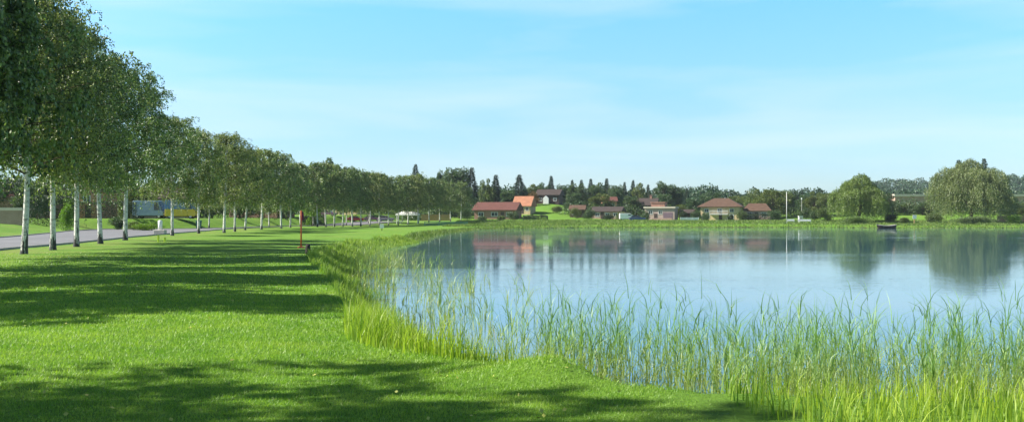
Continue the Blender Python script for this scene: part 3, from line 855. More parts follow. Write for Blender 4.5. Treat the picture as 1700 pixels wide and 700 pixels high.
# ------------------------------------------------------------------ blades: lawn, reeds, sedge
def blades(P, h, w, rng, lean=.35, segs=1, name='grass', mat=None, az=None):
    """tapering bent strips; segs quads + pointed tip"""
    n = len(P)
    az = rng.uniform(0, 2*math.pi, n) if az is None else az
    d = np.stack([np.cos(az), np.sin(az), np.zeros(n)], 1); sd = np.stack([-np.sin(az), np.cos(az), np.zeros(n)], 1)
    ph = rng.uniform(-1.2, 1.2, n); sd = sd*np.cos(ph)[:, None]+d*np.sin(ph)[:, None]
    ln = np.abs(rng.normal(lean, lean*.5, n))[:, None]
    h = h[:, None]; w = w[:, None]
    rows = []
    for k in range(segs+1):
        t = k/(segs+1)
        c = P+np.array([0, 0, 1.])*h*(t-.35*ln*t*t)+d*h*ln*t*t
        ww = w*(1-t*.75)
        rows += [c-sd*ww/2, c+sd*ww/2]
    tip = P+np.array([0, 0, 1.])*h*(1-.35*ln)+d*h*ln
    V = np.stack(rows+[tip, tip+sd*w*.04], 1).reshape(-1, 3)
    K = 2*(segs+2)
    base = np.arange(n)[:, None]*K
    Fs = [base+np.array([2*k, 2*k+1, 2*k+3, 2*k+2])[None] for k in range(segs+1)]
    return V, np.concatenate(Fs, 0)

rng = np.random.default_rng(5)
N = 420000
yy = 6.2*np.exp(rng.uniform(0, 1, N)*math.log(50/6.2))
xx = rng.uniform(-.56, .16, N)*yy + rng.uniform(-.4, .4, N)
sdv = shore_dist(xx, yy); keep = (sdv > .25) & (xx > np.interp(yy, RY, RX)+.4) & (rng.uniform(0, 1, N) < np.clip((48-yy)/34, 0, 1)) & (1.1*np.exp(-((xx-1.25)/.75)**2-((yy-10.0)/.75)**2) < rng.uniform(.15, .8, N))
xx, yy = xx[keep], yy[keep]
zz = H(xx, yy, sdv[keep])
sc = np.clip(yy/8, .9, 7)
tuft = .5+.5*np.sin(xx*2.1+2*np.sin(yy*1.3))*np.sin(yy*2.6+xx)
V, Fc = blades(np.stack([xx, yy, zz-.004], 1), rng.uniform(.016, .036, len(xx))*(1+.25*tuft)*np.clip(sc, 1, 1.5), .0065*sc, rng, .5, 0)
tag(mobj('grass', fast_mesh('grass', V, Fc, M['lawn_blade'])), 'short mown grass blades of the near lawn', kind='stuff')

nf = 200
yf = 6.5*np.exp(rng.uniform(0, 1, nf)*math.log(5)); xf = rng.uniform(-.56, .12, nf)*yf; sf = shore_dist(xf, yf); kf = sf > .6
V, Fc = leaves(np.stack([xf[kf], yf[kf], H(xf[kf], yf[kf], sf[kf])+.035], 1), rng.normal(0, 1, (kf.sum(), 3))*np.array([1, 1, .15]), .05, .035, rng, .2)
tag(mobj('fallen_leaves', fast_mesh('fallen_leaves', V, Fc, plain('yellowed_leaf', (.38, .40, .08), .7, .3, 9))), 'few small yellowed birch leaves scattered on the lawn', kind='stuff')

def scatter(n, xr, yr, fn, rng):
    x = rng.uniform(*xr, n); y = rng.uniform(*yr, n); s = shore_dist(x, y)
    k = fn(x, y, s, rng.uniform(0, 1, n))
    return x[k], y[k], s[k]

def clump(x, y, f=1.0, ph=0.):
    return .5+.25*np.sin(x*2.3*f+1.7*np.sin(y*1.9*f+ph)+ph)+.25*np.sin(y*2.9*f+1.3*np.sin(x*3.1*f)+ph)

def reeds(x, y, z, hgt, rng, wl=1.0, leaf_n=6):
    """stems with arching leaves and some plumes"""
    n = len(x); P = np.stack([x, y, z], 1)
    az = rng.uniform(0, 6.283, n); ln = np.abs(rng.normal(.08, .05, n))
    V1, F1 = blades(P, hgt, np.full(n, .009*wl), rng, .09, 2)
    Vs, Fs = [V1], [F1]; off = len(V1)
    V1b, F1b = blades(P, hgt*.98, np.full(n, .008*wl), rng, .09, 2); Vs.append(V1b); Fs.append(F1b+off); off += len(V1b)
    for k in range(leaf_n):
        t = rng.uniform(.25, .95, n)
        Q = P.copy(); Q[:, 2] += hgt*t*.97
        Q[:, :2] += rng.normal(0, .012, (n, 2))
        ll = rng.uniform(.22, .42, n)*np.clip(hgt, .5, 1.2)*wl**.3
        V2, F2 = blades(Q, ll, np.full(n, .0105*wl), rng, .8, 2)
        Vs.append(V2); Fs.append(F2+off); off += len(V2)
    return np.concatenate(Vs), np.concatenate(Fs)

rng = np.random.default_rng(21)
# front reed bed standing in the water on the right
def fr(x, y, s, u):
    far_lim = np.interp(x, [0, 2, 4, 6, 8, 12], [13.8, 14.5, 14.4, 14.2, 13.0, 13.0])
    dens = clump(x, y, 1.0, .6)*np.clip((far_lim-y)/1.8, 0, 1)
    return (s < .15) & (y < far_lim) & (u < dens*1.45)
x1, y1, s1 = scatter(6300, (-.9, 13), (8.6, 15), fr, rng)
z1 = H(x1, y1, s1)
h1 = (WATER_Z-z1)+rng.gamma(9, .097, len(x1)).clip(.4, 1.36)
VA, FA = reeds(x1, y1, z1, h1, rng, 1.0, 9)
# sparser, bluish bed further along the left shore
def fl(x, y, s, u):
    off = np.interp(y, [14, 20, 30, 45, 60], [1.5, 3.2, 5.2, 5.0, 2.5])
    dens = clump(x, y, .5, 2.)*np.clip(1.25-(-s)/off, 0, 1)
    return (s < .1) & (-s < off) & (u < dens*dens*.62)
x2, y2, s2 = scatter(13000, (-10, 4), (13, 62), fl, rng)
z2 = H(x2, y2, s2); h2 = (WATER_Z-z2)+rng.uniform(.35, .85, len(x2))
VB, FB = reeds(x2, y2, z2, h2, rng, 1.7, 5)
V = np.concatenate([VA, VB]); Fq = np.concatenate([FA, FB+len(VA)])
tag(mobj('reeds', fast_mesh('reeds', V, Fq, M['reed_leaf'])), 'green reeds standing in the shallow water', kind='stuff')
# last year's dead stems among them
kd = rng.uniform(0, 1, len(x1)) < .16
xd, yd = x1[kd]+rng.normal(0, .06, kd.sum()), y1[kd]+rng.normal(0, .06, kd.sum())
Vd, Fd = blades(np.stack([xd, yd, H(xd, yd)], 1), rng.uniform(.5, 1.3, len(xd)), np.full(len(xd), .011), rng, .35, 2)
tag(mobj('dead_reeds', fast_mesh('dead_reeds', Vd, Fd, M['straw_leaf'])), 'straw-coloured dead stems among the green reeds', kind='stuff')
# yellow-green sedge on the bank
def fs_(x, y, s, u):
    a = (x > -2.6) & (x < .5) & (y > 10.7) & (y < 15.4) & (s > -.8) & (s < np.interp(y, [10.8, 11.5, 13, 18], [.5, 1.0, 1.45, .8]))
    b_ = (x > 1.9) & (x < 13) & (y < 10.0) & (s > -.7) & (s < 1.9) & (u < .27)
    c_ = (x > 2.2) & (x < 6) & (y < 8.6) & (s > .2) & (s < 2.6) & (u < .35)
    return (a | b_ | c_) & (u < .35+clump(x, y, 1.4, 1.))
x3, y3, s3 = scatter(150000, (-2.8, 13), (6, 18), fs_, rng)
z3 = H(x3, y3, s3)
hh = np.where(x3 < .6, rng.uniform(.25, .62, len(x3)), rng.uniform(.10, .45, len(x3)))*(.6+.6*clump(x3, y3, 1.1, 3.))
V, Fc = blades(np.stack([x3, y3, z3], 1), hh, rng.uniform(.008, .016, len(x3)), rng, .28, 2)
tag(mobj('sedge', fast_mesh('sedge', V, Fc, M['sedge_leaf'])), 'bright yellow-green sedge along the near bank', kind='stuff')
# dry straw tufts on the earth bank
x4 = np.concatenate([rng.normal(.60, .13, 260), rng.normal(1.75, .16, 200), rng.normal(1.3, .2, 120)])
y4 = np.concatenate([rng.normal(10.85, .10, 260), rng.normal(9.95, .12, 200), rng.normal(10.5, .15, 120)])
V, Fc = blades(np.stack([x4, y4, H(x4, y4)], 1), rng.uniform(.10, .42, len(x4)), np.full(len(x4), .011), rng, .4, 1)
tag(mobj('dry_grass', fast_mesh('dry_grass', V, Fc, M['straw_leaf'])), 'bleached straw tufts on the bare earth bank', kind='stuff')
# rough tall grass along the far-left shoreline and all round the lake
def fb(x, y, s, u):
    w = np.interp(y, [14, 20, 40, 80, 200], [.3, .9, 1.7, 1.8, 1.6])
    return (s > -.5) & (s < w) & (y > 15) & (u < .35+.8*clump(x, y, .35, 4.))
x5, y5, s5 = scatter(190000, (-14, 2), (15, 90), fb, rng)
x6, y6, s6 = scatter(330000, (-14, 135), (90, 262), lambda x, y, s, u: (s > -1.0) & ((s < 1.5) | ((y > 196) & (u < .6))), rng)
sc5 = np.clip(y5/14, 1, 6)
V5, F5 = blades(np.stack([x5, y5, H(x5, y5, s5)], 1), rng.uniform(.14, .42, len(x5))*(.5+.7*clump(x5, y5, .3, 1.)), .010*sc5, rng, .35, 1)
V6, F6 = blades(np.stack([x6, y6, H(x6, y6, s6)], 1), rng.uniform(.1, .5, len(x6)), .012*np.clip(y6/14, 1, 14), rng, .3, 1)
M['margin_leaf'] = leaf_mat('margin_leaf', (.11, .21, .03), (.30, .40, .07), .35, .5, .6)
tag(mobj('bank_grass', fast_mesh('bank_grass', V5, F5, M['margin_leaf'])), 'rough tall grass fringing the near shore', kind='stuff')
tag(mobj('shore_grass', fast_mesh('shore_grass', V6, F6, M['bank_leaf'])), 'rough grass along the far shore', kind='stuff')

# ------------------------------------------------------------------ buildings
def window(root, x, z, w, h, y=0., frame='white'):
    """window on the front wall (front at y, facing -Y)"""
    f = MB()
    t = .09
    f.box(x-w/2-t, x+w/2+t, y-.07, y-.005, z-t, z); f.box(x-w/2-t, x+w/2+t, y-.07, y-.005, z+h, z+h+t)
    f.box(x-w/2-t, x-w/2, y-.07, y-.005, z, z+h); f.box(x+w/2, x+w/2+t, y-.07, y-.005, z, z+h)
    f.box(x-.03, x+.03, y-.06, y-.012, z, z+h)
    fo = f.build('window', M[frame], root)
    MB().box(x-w/2, x+w/2, y-.035, y-.008, z, z+h).build('pane', M['glass'], fo)
def door(root, x, w=.95, h=2.05, y=0., mat='dark_wood'):
    d = MB().box(x-w/2, x+w/2, y-.06, y-.004, .02, h).build('door', M[mat], root)
    MB().box(x+w/2-.14, x+w/2-.08, y-.12, y-.062, .95, 1.1).build('handle', M['metal'], d)

def gable_house(name, px, Y, w, d, wh, rh, wall, roofm, label, rz=0., axis='x', wins=(), doors=(), chim=None, z=None, cat='house', over=.4, hip=0., gable_mat=None, garage=None, balcony=None, sunk=.3):
    x = px2(px, Y); zz = hz(x, Y) if z is None else z
    r = empty(name, (x, Y, zz), rz)
    wl = MB().box(-w/2, w/2, 0, d, -sunk, wh)
    if axis == 'y':
        wl.prism([(-w/2, wh), (w/2, wh), (0, wh+rh*(w/2)/(w/2+over))], 0.004, d-.004)
    elif hip <= 0:
        for s in (-w/2+.004, w/2-.004): wl.add([(s, 0, wh), (s, d, wh), (s, d/2, wh+rh*.93)], [(0,1,2)])
    wl.build('wall', M[wall], r)
    o = over
    rf = MB()
    th = .16
    if axis == 'y':
        sl = rh/(w/2+o); x0 = w/2+o; ze = wh-sl*o*.0+.02
        rf.prism([(-x0, ze-.10), (0, ze+rh), (x0, ze-.10), (x0, ze-.10+th), (0, ze+rh+th), (-x0, ze-.10+th)], -o, d+o)
    else:
        ze = wh+.01
        a = hip
        v = [(-w/2-o, -o, ze), (w/2+o, -o, ze), (w/2+o, d+o, ze), (-w/2-o, d+o, ze),
             (-w/2-o+a, d/2, ze+rh), (w/2+o-a, d/2, ze+rh)]
        v2 = [(p[0], p[1], p[2]+(th if i < 4 else th)) for i, p in enumerate(v)]
        rf.add(v+v2, [(0,3,2,1), (6,7,11,10), (7,8,11), (8,9,10,11), (9,6,10), (0,1,7,6), (1,2,8,7), (2,3,9,8), (3,0,6,9)])
    ro = rf.build('roof', M[roofm], r)
    if chim is not None:
        cx_ = chim
        MB().box(cx_-.35, cx_+.35, d/2-.3, d/2+.3, wh+rh*.6, wh+rh+1.0).box(cx_-.42, cx_+.42, d/2-.37, d/2+.37, wh+rh+1.003, wh+rh+1.12).build('chimney', M['brick_red'], ro)
    for wx, wz, ww, wh_ in wins: window(r, wx, wz, ww, wh_)
    for dx in doors: door(r, dx)
    if garage:
        gx_, gw = garage
        g_ = MB()
        for i in range(5): g_.box(gx_-gw/2, gx_+gw/2, -.06+.01*(i % 2), -.004, .02+i*.44, .44+i*.44)
        g_.build('garage_door', M['garage'], r)
    if balcony:
        bx, bw, bz = balcony
        bl = MB().box(bx-bw/2, bx+bw/2, -1.3, -.005, bz-.14, bz).build('balcony', M['white'], r)
        rl_ = MB().box(bx-bw/2, bx+bw/2, -1.3, -1.24, bz+.9, bz+.97)
        for i in range(int(bw/.35)+1): rl_.box(bx-bw/2+i*.35, bx-bw/2+i*.35+.05, -1.29, -1.25, bz+.003, bz+.9)
        rl_.build('railing', M['white'], bl)
    tag(r, label, cat)
    return r

W3 = lambda xs, z, w=1.2, h=1.1: [(x, z, w, h) for x in xs]
G = 'houses'
gable_house('brick_house', 22, 168, 12, 8, 3.6, 2.2, 'brick_red', 'roof_red', 'red-tiled house glimpsed through leaves above the brick garden wall', wins=W3([-3, 3], 2.4), doors=[0], chim=3)
gable_house('brick_house', 144, 158, 3.4, 8, 4.3, 1.6, 'brick_orange', 'roof_brown', 'narrow orange-brick gable right of the tallest white birch trunk', axis='y', wins=W3([0], 2.6, 1.0, 1.0), doors=[.2])
gable_house('cottage', 250, 186, 13, 8, 3.6, 2.2, 'render_cream', 'roof_dark', 'cream cottage with dark roof hidden behind the two vans', wins=W3([-4, 0, 4], 1.2), doors=[2])
gable_house('cottage', 420, 232, 13, 8, 2.9, 2.4, 'brick_red', 'roof_red', 'red-roofed cottage glimpsed between thin birch trunks left of the marker pole', rz=-0.3, wins=W3([-4, 0, 4], 1.0), doors=[2])
gable_house('cottage', 566, 258, 9.5, 8, 2.6, 1.9, 'render_cream', 'roof_brown', 'beige cottage with brown roof between birch trunks right of the marker pole', rz=-0.35, wins=W3([-3, 3], 1.0), doors=[0])
gable_house('bungalow', 821, 282, 12.0, 9, 2.5, 2.3, 'brick_red', 'roof_red', 'long low bungalow with large dusky red roof by the far shore', rz=-0.22, wins=W3([-4, 4.2], .9, 1.4, 1.0)+[(0, .9, 1.8, 1.0)], doors=[2.3], over=.6, chim=None)
gable_house('orange_house', 866, 298, 5.4, 6, 2.1, 3.0, 'render_cream', 'roof_orange', 'house with steep bright orange roof beside the red-roofed bungalow', rz=-0.3, wins=W3([-1.6, 1.7], .9, .9, .9), doors=[.1], z=3.1, sunk=2.0)
gable_house('brown_house', 909, 322, 7.6, 7, 2.8, 1.9, 'dark_wood', 'roof_dark', 'dark timber house with white gable front on top of the grassy slope', rz=-0.25, wins=W3([-2.4, 2.5], 1.0, 1.0, .9), doors=[-.9], sunk=1.5)
# white porch of the brown house is a part of it
br = bpy.data.objects.get('brown_house')
MB().prism([(-1.3, 0), (.5, 0), (.5, 1.9), (-.4, 2.7), (-1.3, 1.9)], -.9, -.07).build('porch', M['white'], br)
gable_house('brick_house', 1006, 286, 8.5, 7, 2.1, 1.4, 'brick_pink', 'roof_dark', 'low pink-brick house with dark roof behind the white van', rz=-0.3, wins=W3([-2.6, .4, 2.8], .8, 1.1, .9), doors=[-1.1])
gable_house('small_house', 1012, 338, 5, 6, 4.4, 1.5, 'brick_orange', 'roof_red', 'small rust-roofed house showing above the wide olive tree', wins=W3([1], 2.6), z=3.0)
gable_house('shed', 1140, 276, 3.4, 3, 2.0, 1.0, 'dark_wood', 'roof_dark', 'small dark wooden shed between the pinkish house and hipped-roof house', rz=-.3, doors=[0], cat='shed')
gable_house('shed', 958, 290, 4.2, 3.5, 2.2, 1.3, 'dark_wood', 'roof_brown', 'dark wooden shed below the slope, right of the clipped hedge', rz=-.2, doors=[.5], wins=W3([-1.1], .9, .7, .7), cat='shed')
gable_house('timber_house', 1070, 300, 7.0, 6, 3.4, 2.2, 'dark_wood', 'roof_dark', 'dark timber house behind the parked navy car', rz=-.3, wins=W3([-1.8, 1.8], 1.2, 1., .9), doors=[0], chim=1.5)
# flat roofed pinkish house
Y = 272; x = px2(1095, Y); r = empty('flat_roofed_house', (x, Y, hz(x, Y)), -.3)
MB().box(-4.1, 4.1, 0, 7, -.3, 3.5).build('wall', M['render_pink'], r)
MB().box(-4.4, 4.4, -.4, 7.3, 3.503, 3.9).build('roof', M['fascia_pale'], r)
MB().box(-2.6, 1.2, 1.5, 5.5, 3.903, 5.0).box(-2.8, 1.4, 1.3, 5.7, 5.003, 5.25).build('upper_storey', M['brick_red'], r)
window(r, -2.5, 1.9, 1.0, .9); window(r, .2, 1.9, .9, .9); door(r, -1.1, .9, 2.0)
g_ = MB()
for i in range(5): g_.box(1.0, 3.6, -.06+.01*(i % 2), -.004, .02+i*.46, .46+i*.46)
g_.build('garage_door', M['garage'], r)
MB().box(-1.6, 3.9, -3.2, -2.9, -.2, .75).build('garden_wall', M['brick_pink'], r)
tag(r, 'flat-roofed pinkish house with mauve garage door behind the navy car', 'house')
gable_house('hipped_house', 1195, 275, 10.6, 8, 3.7, 2.4, 'render_cream', 'roof_brown', 'cream two-storey house with wide brown hipped roof and white balcony', rz=-0.32, hip=4.2, over=.9,
            wins=[(-3.6, 2.3, 1.0, .9), (0, 2.3, 1.1, .9), (3.3, 2.3, 1.0, .9), (-3.4, .6, 1.0, 1.0), (3.2, .6, 1.0, 1.0)], doors=[.2], balcony=(-.2, 5.0, 1.75))
gable_house('cottage', 1256, 280, 7.6, 7, 2.4, 2.1, 'render_pink', 'roof_brown', 'pinkish-roofed cottage half hidden behind the long dark hedge', rz=-0.3, wins=W3([-2, 2], .9), doors=[0], hip=1.8)
# long brick building behind the willows
Y = 318; xa, xb = px2(1486, Y), px2(1740, Y); r = empty('long_brick_building', ((xa+xb)/2, Y, hz((xa+xb)/2, Y)))
hw = (xb-xa)/2; zt = EYE+(HY-326)*Y/F-hz((xa+xb)/2, Y)
MB().box(-hw, hw, 0, 10, -.8, zt).build('wall', M['brick_pink'], r)
MB().box(-hw-.4, hw+.4, -.5, 10.4, zt+.003, zt+.75).build('roof', M['fascia_pale'], r)
for i in range(9):
    for zf in (.9, 3.6):
        if zf+1.2 < zt: window(r, -hw+2.5+i*(2*hw-5)/8, zf, 1.6, 1.2)
door(r, -hw+5.3)
tag(r, 'long brick building with pale flat roof edge behind the willows', 'building')

# garden wall at far left
xw0, xw1 = px2(-60, 124), px2(36, 124)
r = empty('garden_wall', ((xw0+xw1)/2, 124, hz((xw0+xw1)/2, 124)-.1)); hw = (xw1-xw0)/2
MB().box(-hw, hw, 0, .3, -.5, 1.75).build('wall_face', M['brick_pink'], r)
MB().box(-hw-.06, hw+.06, -.08, .38, 1.753, 2.1).build('coping', M['fascia_pale'], r)
tag(r, 'pinkish brick garden wall with pale coping at the lane side', 'wall')

# ------------------------------------------------------------------ vehicles
def wheels(r, xs, yy_, rad=.32):
    for x_ in xs:
        for y_ in yy_:
            w_ = MB().tube([(x_, y_-.1, rad), (x_, y_+.1, rad)], rad, 16).build('wheel', M['rubber'], r)
            MB().tube([(x_, y_-.112, rad), (x_, y_+.112, rad)], rad*.55, 12).build('rim', M['metal'], w_)

def car(px, Y, paint, label, rz=0., L=4.2, face=1, z=None, van=False, upper=None, Hh=None):
    x = px2(px, Y); r = empty('parked_van' if van else 'parked_car', (x, Y, hz(x, Y)), rz)
    W = 1.75 if not van else 2.0
    if van:
        Hh = Hh or 2.3
        b = L/2
        body = [(-b, .45), (b, .45), (b, 1.05), (b-.25, 1.25), (b-.85, Hh-.1), (b-1.1, Hh), (-b+.1, Hh), (-b, Hh-.15)]
        lowz = 1.55 if upper else 1.25
        if upper:
            MB().prism([(-b, .42), (b, .42), (b, 1.25), (b-.2, lowz), (-b, lowz)], -W/2, W/2).build('body', M[paint], r, bevel=.05)
            MB().prism([(-b, lowz+.004), (b-.25, lowz+.004), (b-.85, Hh-.1), (b-1.1, Hh), (-b+.1, Hh), (-b, Hh-.15)], -W/2+.02, W/2-.02).build('upper_body', M[upper], r, bevel=.05)
        else:
            MB().prism(body, -W/2, W/2).build('body', M[paint], r, bevel=.06)
        for s in (-1, 1):
            yv = s*(W/2+.006)
            MB().prism([(b-1.55, lowz+.12), (b-.55, lowz+.12), (b-.95, Hh-.28), (b-1.55, Hh-.28)], min(yv-.01*s, yv+.01*s), max(yv-.01*s, yv+.01*s)).build('side_window', M['glass'], r)
        dx, dz = (-.6, Hh-.1-lowz); 
        MB().add([(b-.27, -W/2+.15, lowz+.06), (b-.27, W/2-.15, lowz+.06), (b-.79, W/2-.2, Hh-.2), (b-.79, -W/2+.2, Hh-.2), (b-.22, -W/2+.15, lowz+.08), (b-.22, W/2-.15, lowz+.08), (b-.75, W/2-.2, Hh-.16), (b-.75, -W/2+.2, Hh-.16)],
                 [(0,1,2,3), (4,5,6,7), (0,1,5,4), (2,3,7,6), (1,2,6,5), (0,3,7,4)]).build('windscreen', M['glass'], r)
        MB().box(-b-.05, b+.06, -W/2+.02, W/2-.02, .34, .50).build('bumper', M['rubber'], r)
    else:
        b = L/2; Hh = 1.42
        low = [(-b, .35), (b, .35), (b+.03, .62), (b-.12, .82), (b-.95, .92), (-b+.5, .95), (-b+.02, .88)]
        cab = [(-b+.25, .93), (b-1.05, .92), (b-1.65, Hh-.03), (b-2.0, Hh), (-b+1.0, Hh), (-b+.7, Hh-.06)]
        MB().prism(low, -W/2, W/2).build('body', M[paint], r, bevel=.07)
        MB().prism([(p[0]*.985, p[1]-.03) for p in cab], -W/2+.14, W/2-.14).build('glasshouse', M['glass'], r, bevel=.03)
        MB().prism([(-b+.72, Hh-.07), (b-1.68, Hh-.07), (b-1.95, Hh+.015), (-b+1.0, Hh+.015)], -W/2+.12, W/2-.12).build('roof', M[paint], r, bevel=.02)
        for s in (-1, 1):
            y0 = s*(W/2-.13)
            MB().box(-.12, -.04, min(y0, y0+.02*s), max(y0, y0+.02*s), .94, Hh-.05).build('pillar', M[paint], r)
    wheels(r, (-L/2+.75, L/2-.75), (-W/2+.12, W/2-.12), .33 if not van else .36)
    for s in (-1, 1):
        MB().box(L/2-.05, L/2+.045, s*(W/2-.28)-.16, s*(W/2-.28)+.16, .62, .76).build('headlight', M['chrome_lamp'], r, bevel=.02)
        MB().box(-L/2-.03, -L/2+.04, s*(W/2-.22)-.1, s*(W/2-.22)+.1, .66, .84).build('tail_light', M['tail_lens'], r, bevel=.02)
    tag(r, label, 'van' if van else 'car', 'vehicles parked beyond the grass')
    return r
car(301, 158, 'yellow', 'yellow van with blue upper body parked behind the white birch trunk', L=4.7, van=True, upper='blue', Hh=3.0, rz=.12)
car(250, 160, 'steel_blue', 'steel-blue van parked behind the yellow one, over the clipped bush', L=5.2, van=True, Hh=2.9, rz=-.1)
car(590, 246, 'car_red', 'red car parked between birch trunks in front of the beige cottage', rz=.2)
car(545, 244, 'car_mauve', 'dark mauve car parked just right of the marker pole hedge', rz=-.15)
car(618, 252, 'car_mauve', 'dark mauve car parked between the red car and grey car', rz=.1)
car(641, 250, 'car_grey', 'grey car parked left of the white gazebo', rz=.1)
car(1058, 258, 'car_navy', 'navy blue car parked on the far bank before the pinkish house', L=4.3)
car(1040, 266, 'white', 'small white van parked left of the navy car', L=3.8, van=True, Hh=1.95)

# ------------------------------------------------------------------ small things
# orange marker pole with dark red flag
Y = 54; x = px2(500, Y); r = empty('marker_pole', (x, Y, hz(x, Y)))
MB().tube([(0,0,-.2), (0,0,2.05)], .045, 10).build('pole', M['orange_paint'], r, True)
fl_ = MB(); n_ = 8
vs = [(-.02-.0*i+.17*i/n_-.02, .05*math.sin(i*1.1), z_) for z_ in (1.5, 1.98) for i in range(n_+1)]
vs = [(v[0], v[1]+dy, v[2]) for dy in (0, .012) for v in vs]
k = n_+1
fs = [(i, i+1, k+i+1, k+i) for i in range(n_)]+[(2*k+i, 3*k+i, 3*k+i+1, 2*k+i+1) for i in range(n_)]
fs += [(i, 2*k+i, 2*k+i+1, i+1) for i in range(n_)]+[(k+i, k+i+1, 3*k+i+1, 3*k+i) for i in range(n_)]+[(0, k, 3*k, 2*k), (n_, 2*k+n_, 3*k+n_, k+n_)]
fl_.add(vs, fs).build('flag', M['magenta'], r)
MB().tube([(0,0,-.02), (0,0,.06), (0,0,.10)], [.2, .18, .05], 14).build('base', M['orange_paint'], r)
tag(r, 'slim orange marker pole with a dark red flag on the lawn', 'marker pole')
# dark stump by the shore
Y = 42.5; x = px2(511, Y)
o = MB().tube([(0,0,-.1), (.01,0,.1), (0,.01,.3), (.02,0,.42)], [.15, .12, .11, .085], 9).build('tree_stump', M['dark_stump'], None, True, loc=(x, Y, hz(x, Y)))
tag(o, 'short dark stump at the lawn edge near the orange pole', 'stump')
# two lime-yellow pegs
for px, Y, h, lab in ((263, 66, .42, 'taller lime-yellow peg in the grass near the sixth birch trunk'), (274, 65, .26, 'shorter lime-yellow peg in the grass near the sixth birch trunk')):
    x = px2(px, Y); r = empty('marker_peg', (x, Y, hz(x, Y)))
    MB().box(-.06, .06, -.06, .06, -.1, h).build('shaft', M['lime_paint'], r, bevel=.015)
    MB().prism([(-.075, h+.002), (.075, h+.002), (0, h+.08)], -.07, .07).build('cap', M['lime_paint'], r)
    tag(r, lab, 'marker peg', 'lime-yellow pegs in the grass')
# white topped bollard on grey stone base by the lane
Y = 100; x = px2(266, Y); r = empty('stone_bollard', (x, Y, hz(x, Y)))
MB().box(-.55, .55, -.4, .4, -.1, .45).build('plinth', M['stone'], r, bevel=.04)
MB().tube([(0,0,.45), (0,0,.9), (0,0,1.35), (0,0,1.45)], [.22, .20, .22, .12], 14).build('post', M['white'], r, True)
tag(r, 'white post on a squat pale stone plinth beside the lane', 'bollard')
# wheelie bin
Y = 150; x = px2(330, Y); r = empty('wheelie_bin', (x, Y, hz(x, Y)))
MB().add([(-.27,-.3,.08),(.27,-.3,.08),(.27,.25,.08),(-.27,.25,.08),(-.36,-.4,1.2),(.36,-.4,1.2),(.36,.4,1.2),(-.36,.4,1.2)], [(0,3,2,1),(4,5,6,7),(0,1,5,4),(1,2,6,5),(2,3,7,6),(3,0,4,7)]).build('bin_body', M['bin_green'], r, bevel=.02)
MB().prism([(-.39, 1.203), (.39, 1.203), (.34, 1.30), (-.34, 1.30)], -.43, .43).build('lid', M['teal'], r, bevel=.02)
for s in (-1, 1): MB().tube([(s*.30-.03, .3, .12), (s*.30+.03, .3, .12)], .12, 12).build('wheel', M['rubber'], r)
tag(r, 'dark green wheelie bin right of the yellow van', 'bin')
# little white sign on the lawn
Y = 128; x = px2(634, Y); r = empty('lawn_sign', (x, Y, hz(x, Y)))
MB().box(-.04, .04, -.04, .04, -.1, .62).build('post', M['dark_wood'], r)
MB().box(-.26, .26, -.07, -.043, .32, .85).build('board', M['white'], r, bevel=.01)
tag(r, 'small white sign board low on the lawn before the parked cars', 'sign')
# white gazebo
Y = 236; x = px2(677, Y); r = empty('gazebo', (x, Y, hz(x, Y)))
for sx in (-2.5, 2.5):
    for sy in (-1.6, 1.6): MB().tube([(sx, sy, -.1), (sx, sy, 2.15)], .06, 8).build('post', M['white'], r)
cn = MB()
cn.add([(-2.8,-1.9,1.95),(2.8,-1.9,1.95),(2.8,1.9,1.95),(-2.8,1.9,1.95),(-2.7,-1.8,2.3),(2.7,-1.8,2.3),(2.7,1.8,2.3),(-2.7,1.8,2.3),(-.9,0,3.0),(.9,0,3.0)],
       [(0,1,5,4),(1,2,6,5),(2,3,7,6),(3,0,4,7),(4,5,9,8),(5,6,9),(6,7,8,9),(7,4,8)])
cn.build('canopy', M['white'], r)
tag(r, 'white garden gazebo with peaked canopy behind the birch row', 'gazebo')
Y = 234.0; x = px2(672, Y); r = empty('picnic_table', (x, Y, hz(x, Y)))
MB().box(-1.2, 1.2, -.4, .4, .70, .76).build('tabletop', M['white'], r, bevel=.01)
for s in (-.9, .9): MB().box(s-.05, s+.05, -.35, .35, -.1, .697).build('leg', M['white'], r)
for s in (-.75, .75): MB().box(-1.2, 1.2, s-.14, s+.14, .42, .46).build('bench', M['white'], r)
tag(r, 'pale picnic table under the front of the white gazebo', 'table')
# orange fence
def fence(px0, px1, Y, h, mat, label, board=.9, postgap=2.2, cat='fence', rails=False):
    x0, x1 = px2(px0, Y), px2(px1, Y); xc = (x0+x1)/2
    r = empty(cat.replace(' ', '_'), (xc, Y, hz(xc, Y))); w = x1-x0
    n = max(1, int(round(w/postgap)))
    for i in range(n+1):
        xx_ = -w/2+i*w/n; MB().box(xx_-.06, xx_+.06, -.06, .06, -.4, h+.06).build('post', M[mat], r)
    for i in range(n):
        a = -w/2+i*w/n+.062; b_ = a+w/n-.124
        p = MB()
        if rails:
            for z_ in (h*.25, h*.6, h*.95): p.box(a, b_, -.03, .03, z_-.07, z_+.05)
        else:
            k = max(2, int((b_-a)/.16))
            for j in range(k): p.box(a+(b_-a)*j/k, a+(b_-a)*(j+.9)/k, -.015+.006*(j % 2), .015+.006*(j % 2), .05, h*(.97+.03*(j % 2)))
            p.box(a, b_, .022, .06, h*.2, h*.27); p.box(a, b_, .022, .06, h*.75, h*.82)
        p.build('panel', M[mat], r)
    return tag(r, label, cat)
fence(700, 748, 262, 1.7, 'orange_wood', 'orange-brown board fence behind the far end of the birch row')
fence(705, 776, 214, .8, 'teal', 'low teal railing on the grass where the shore bends', rails=True, postgap=3.0, cat='railing')
fence(1656, 1700, 246, 1.6, 'orange_wood', 'yellowish board fence behind the bush right of the large willow')
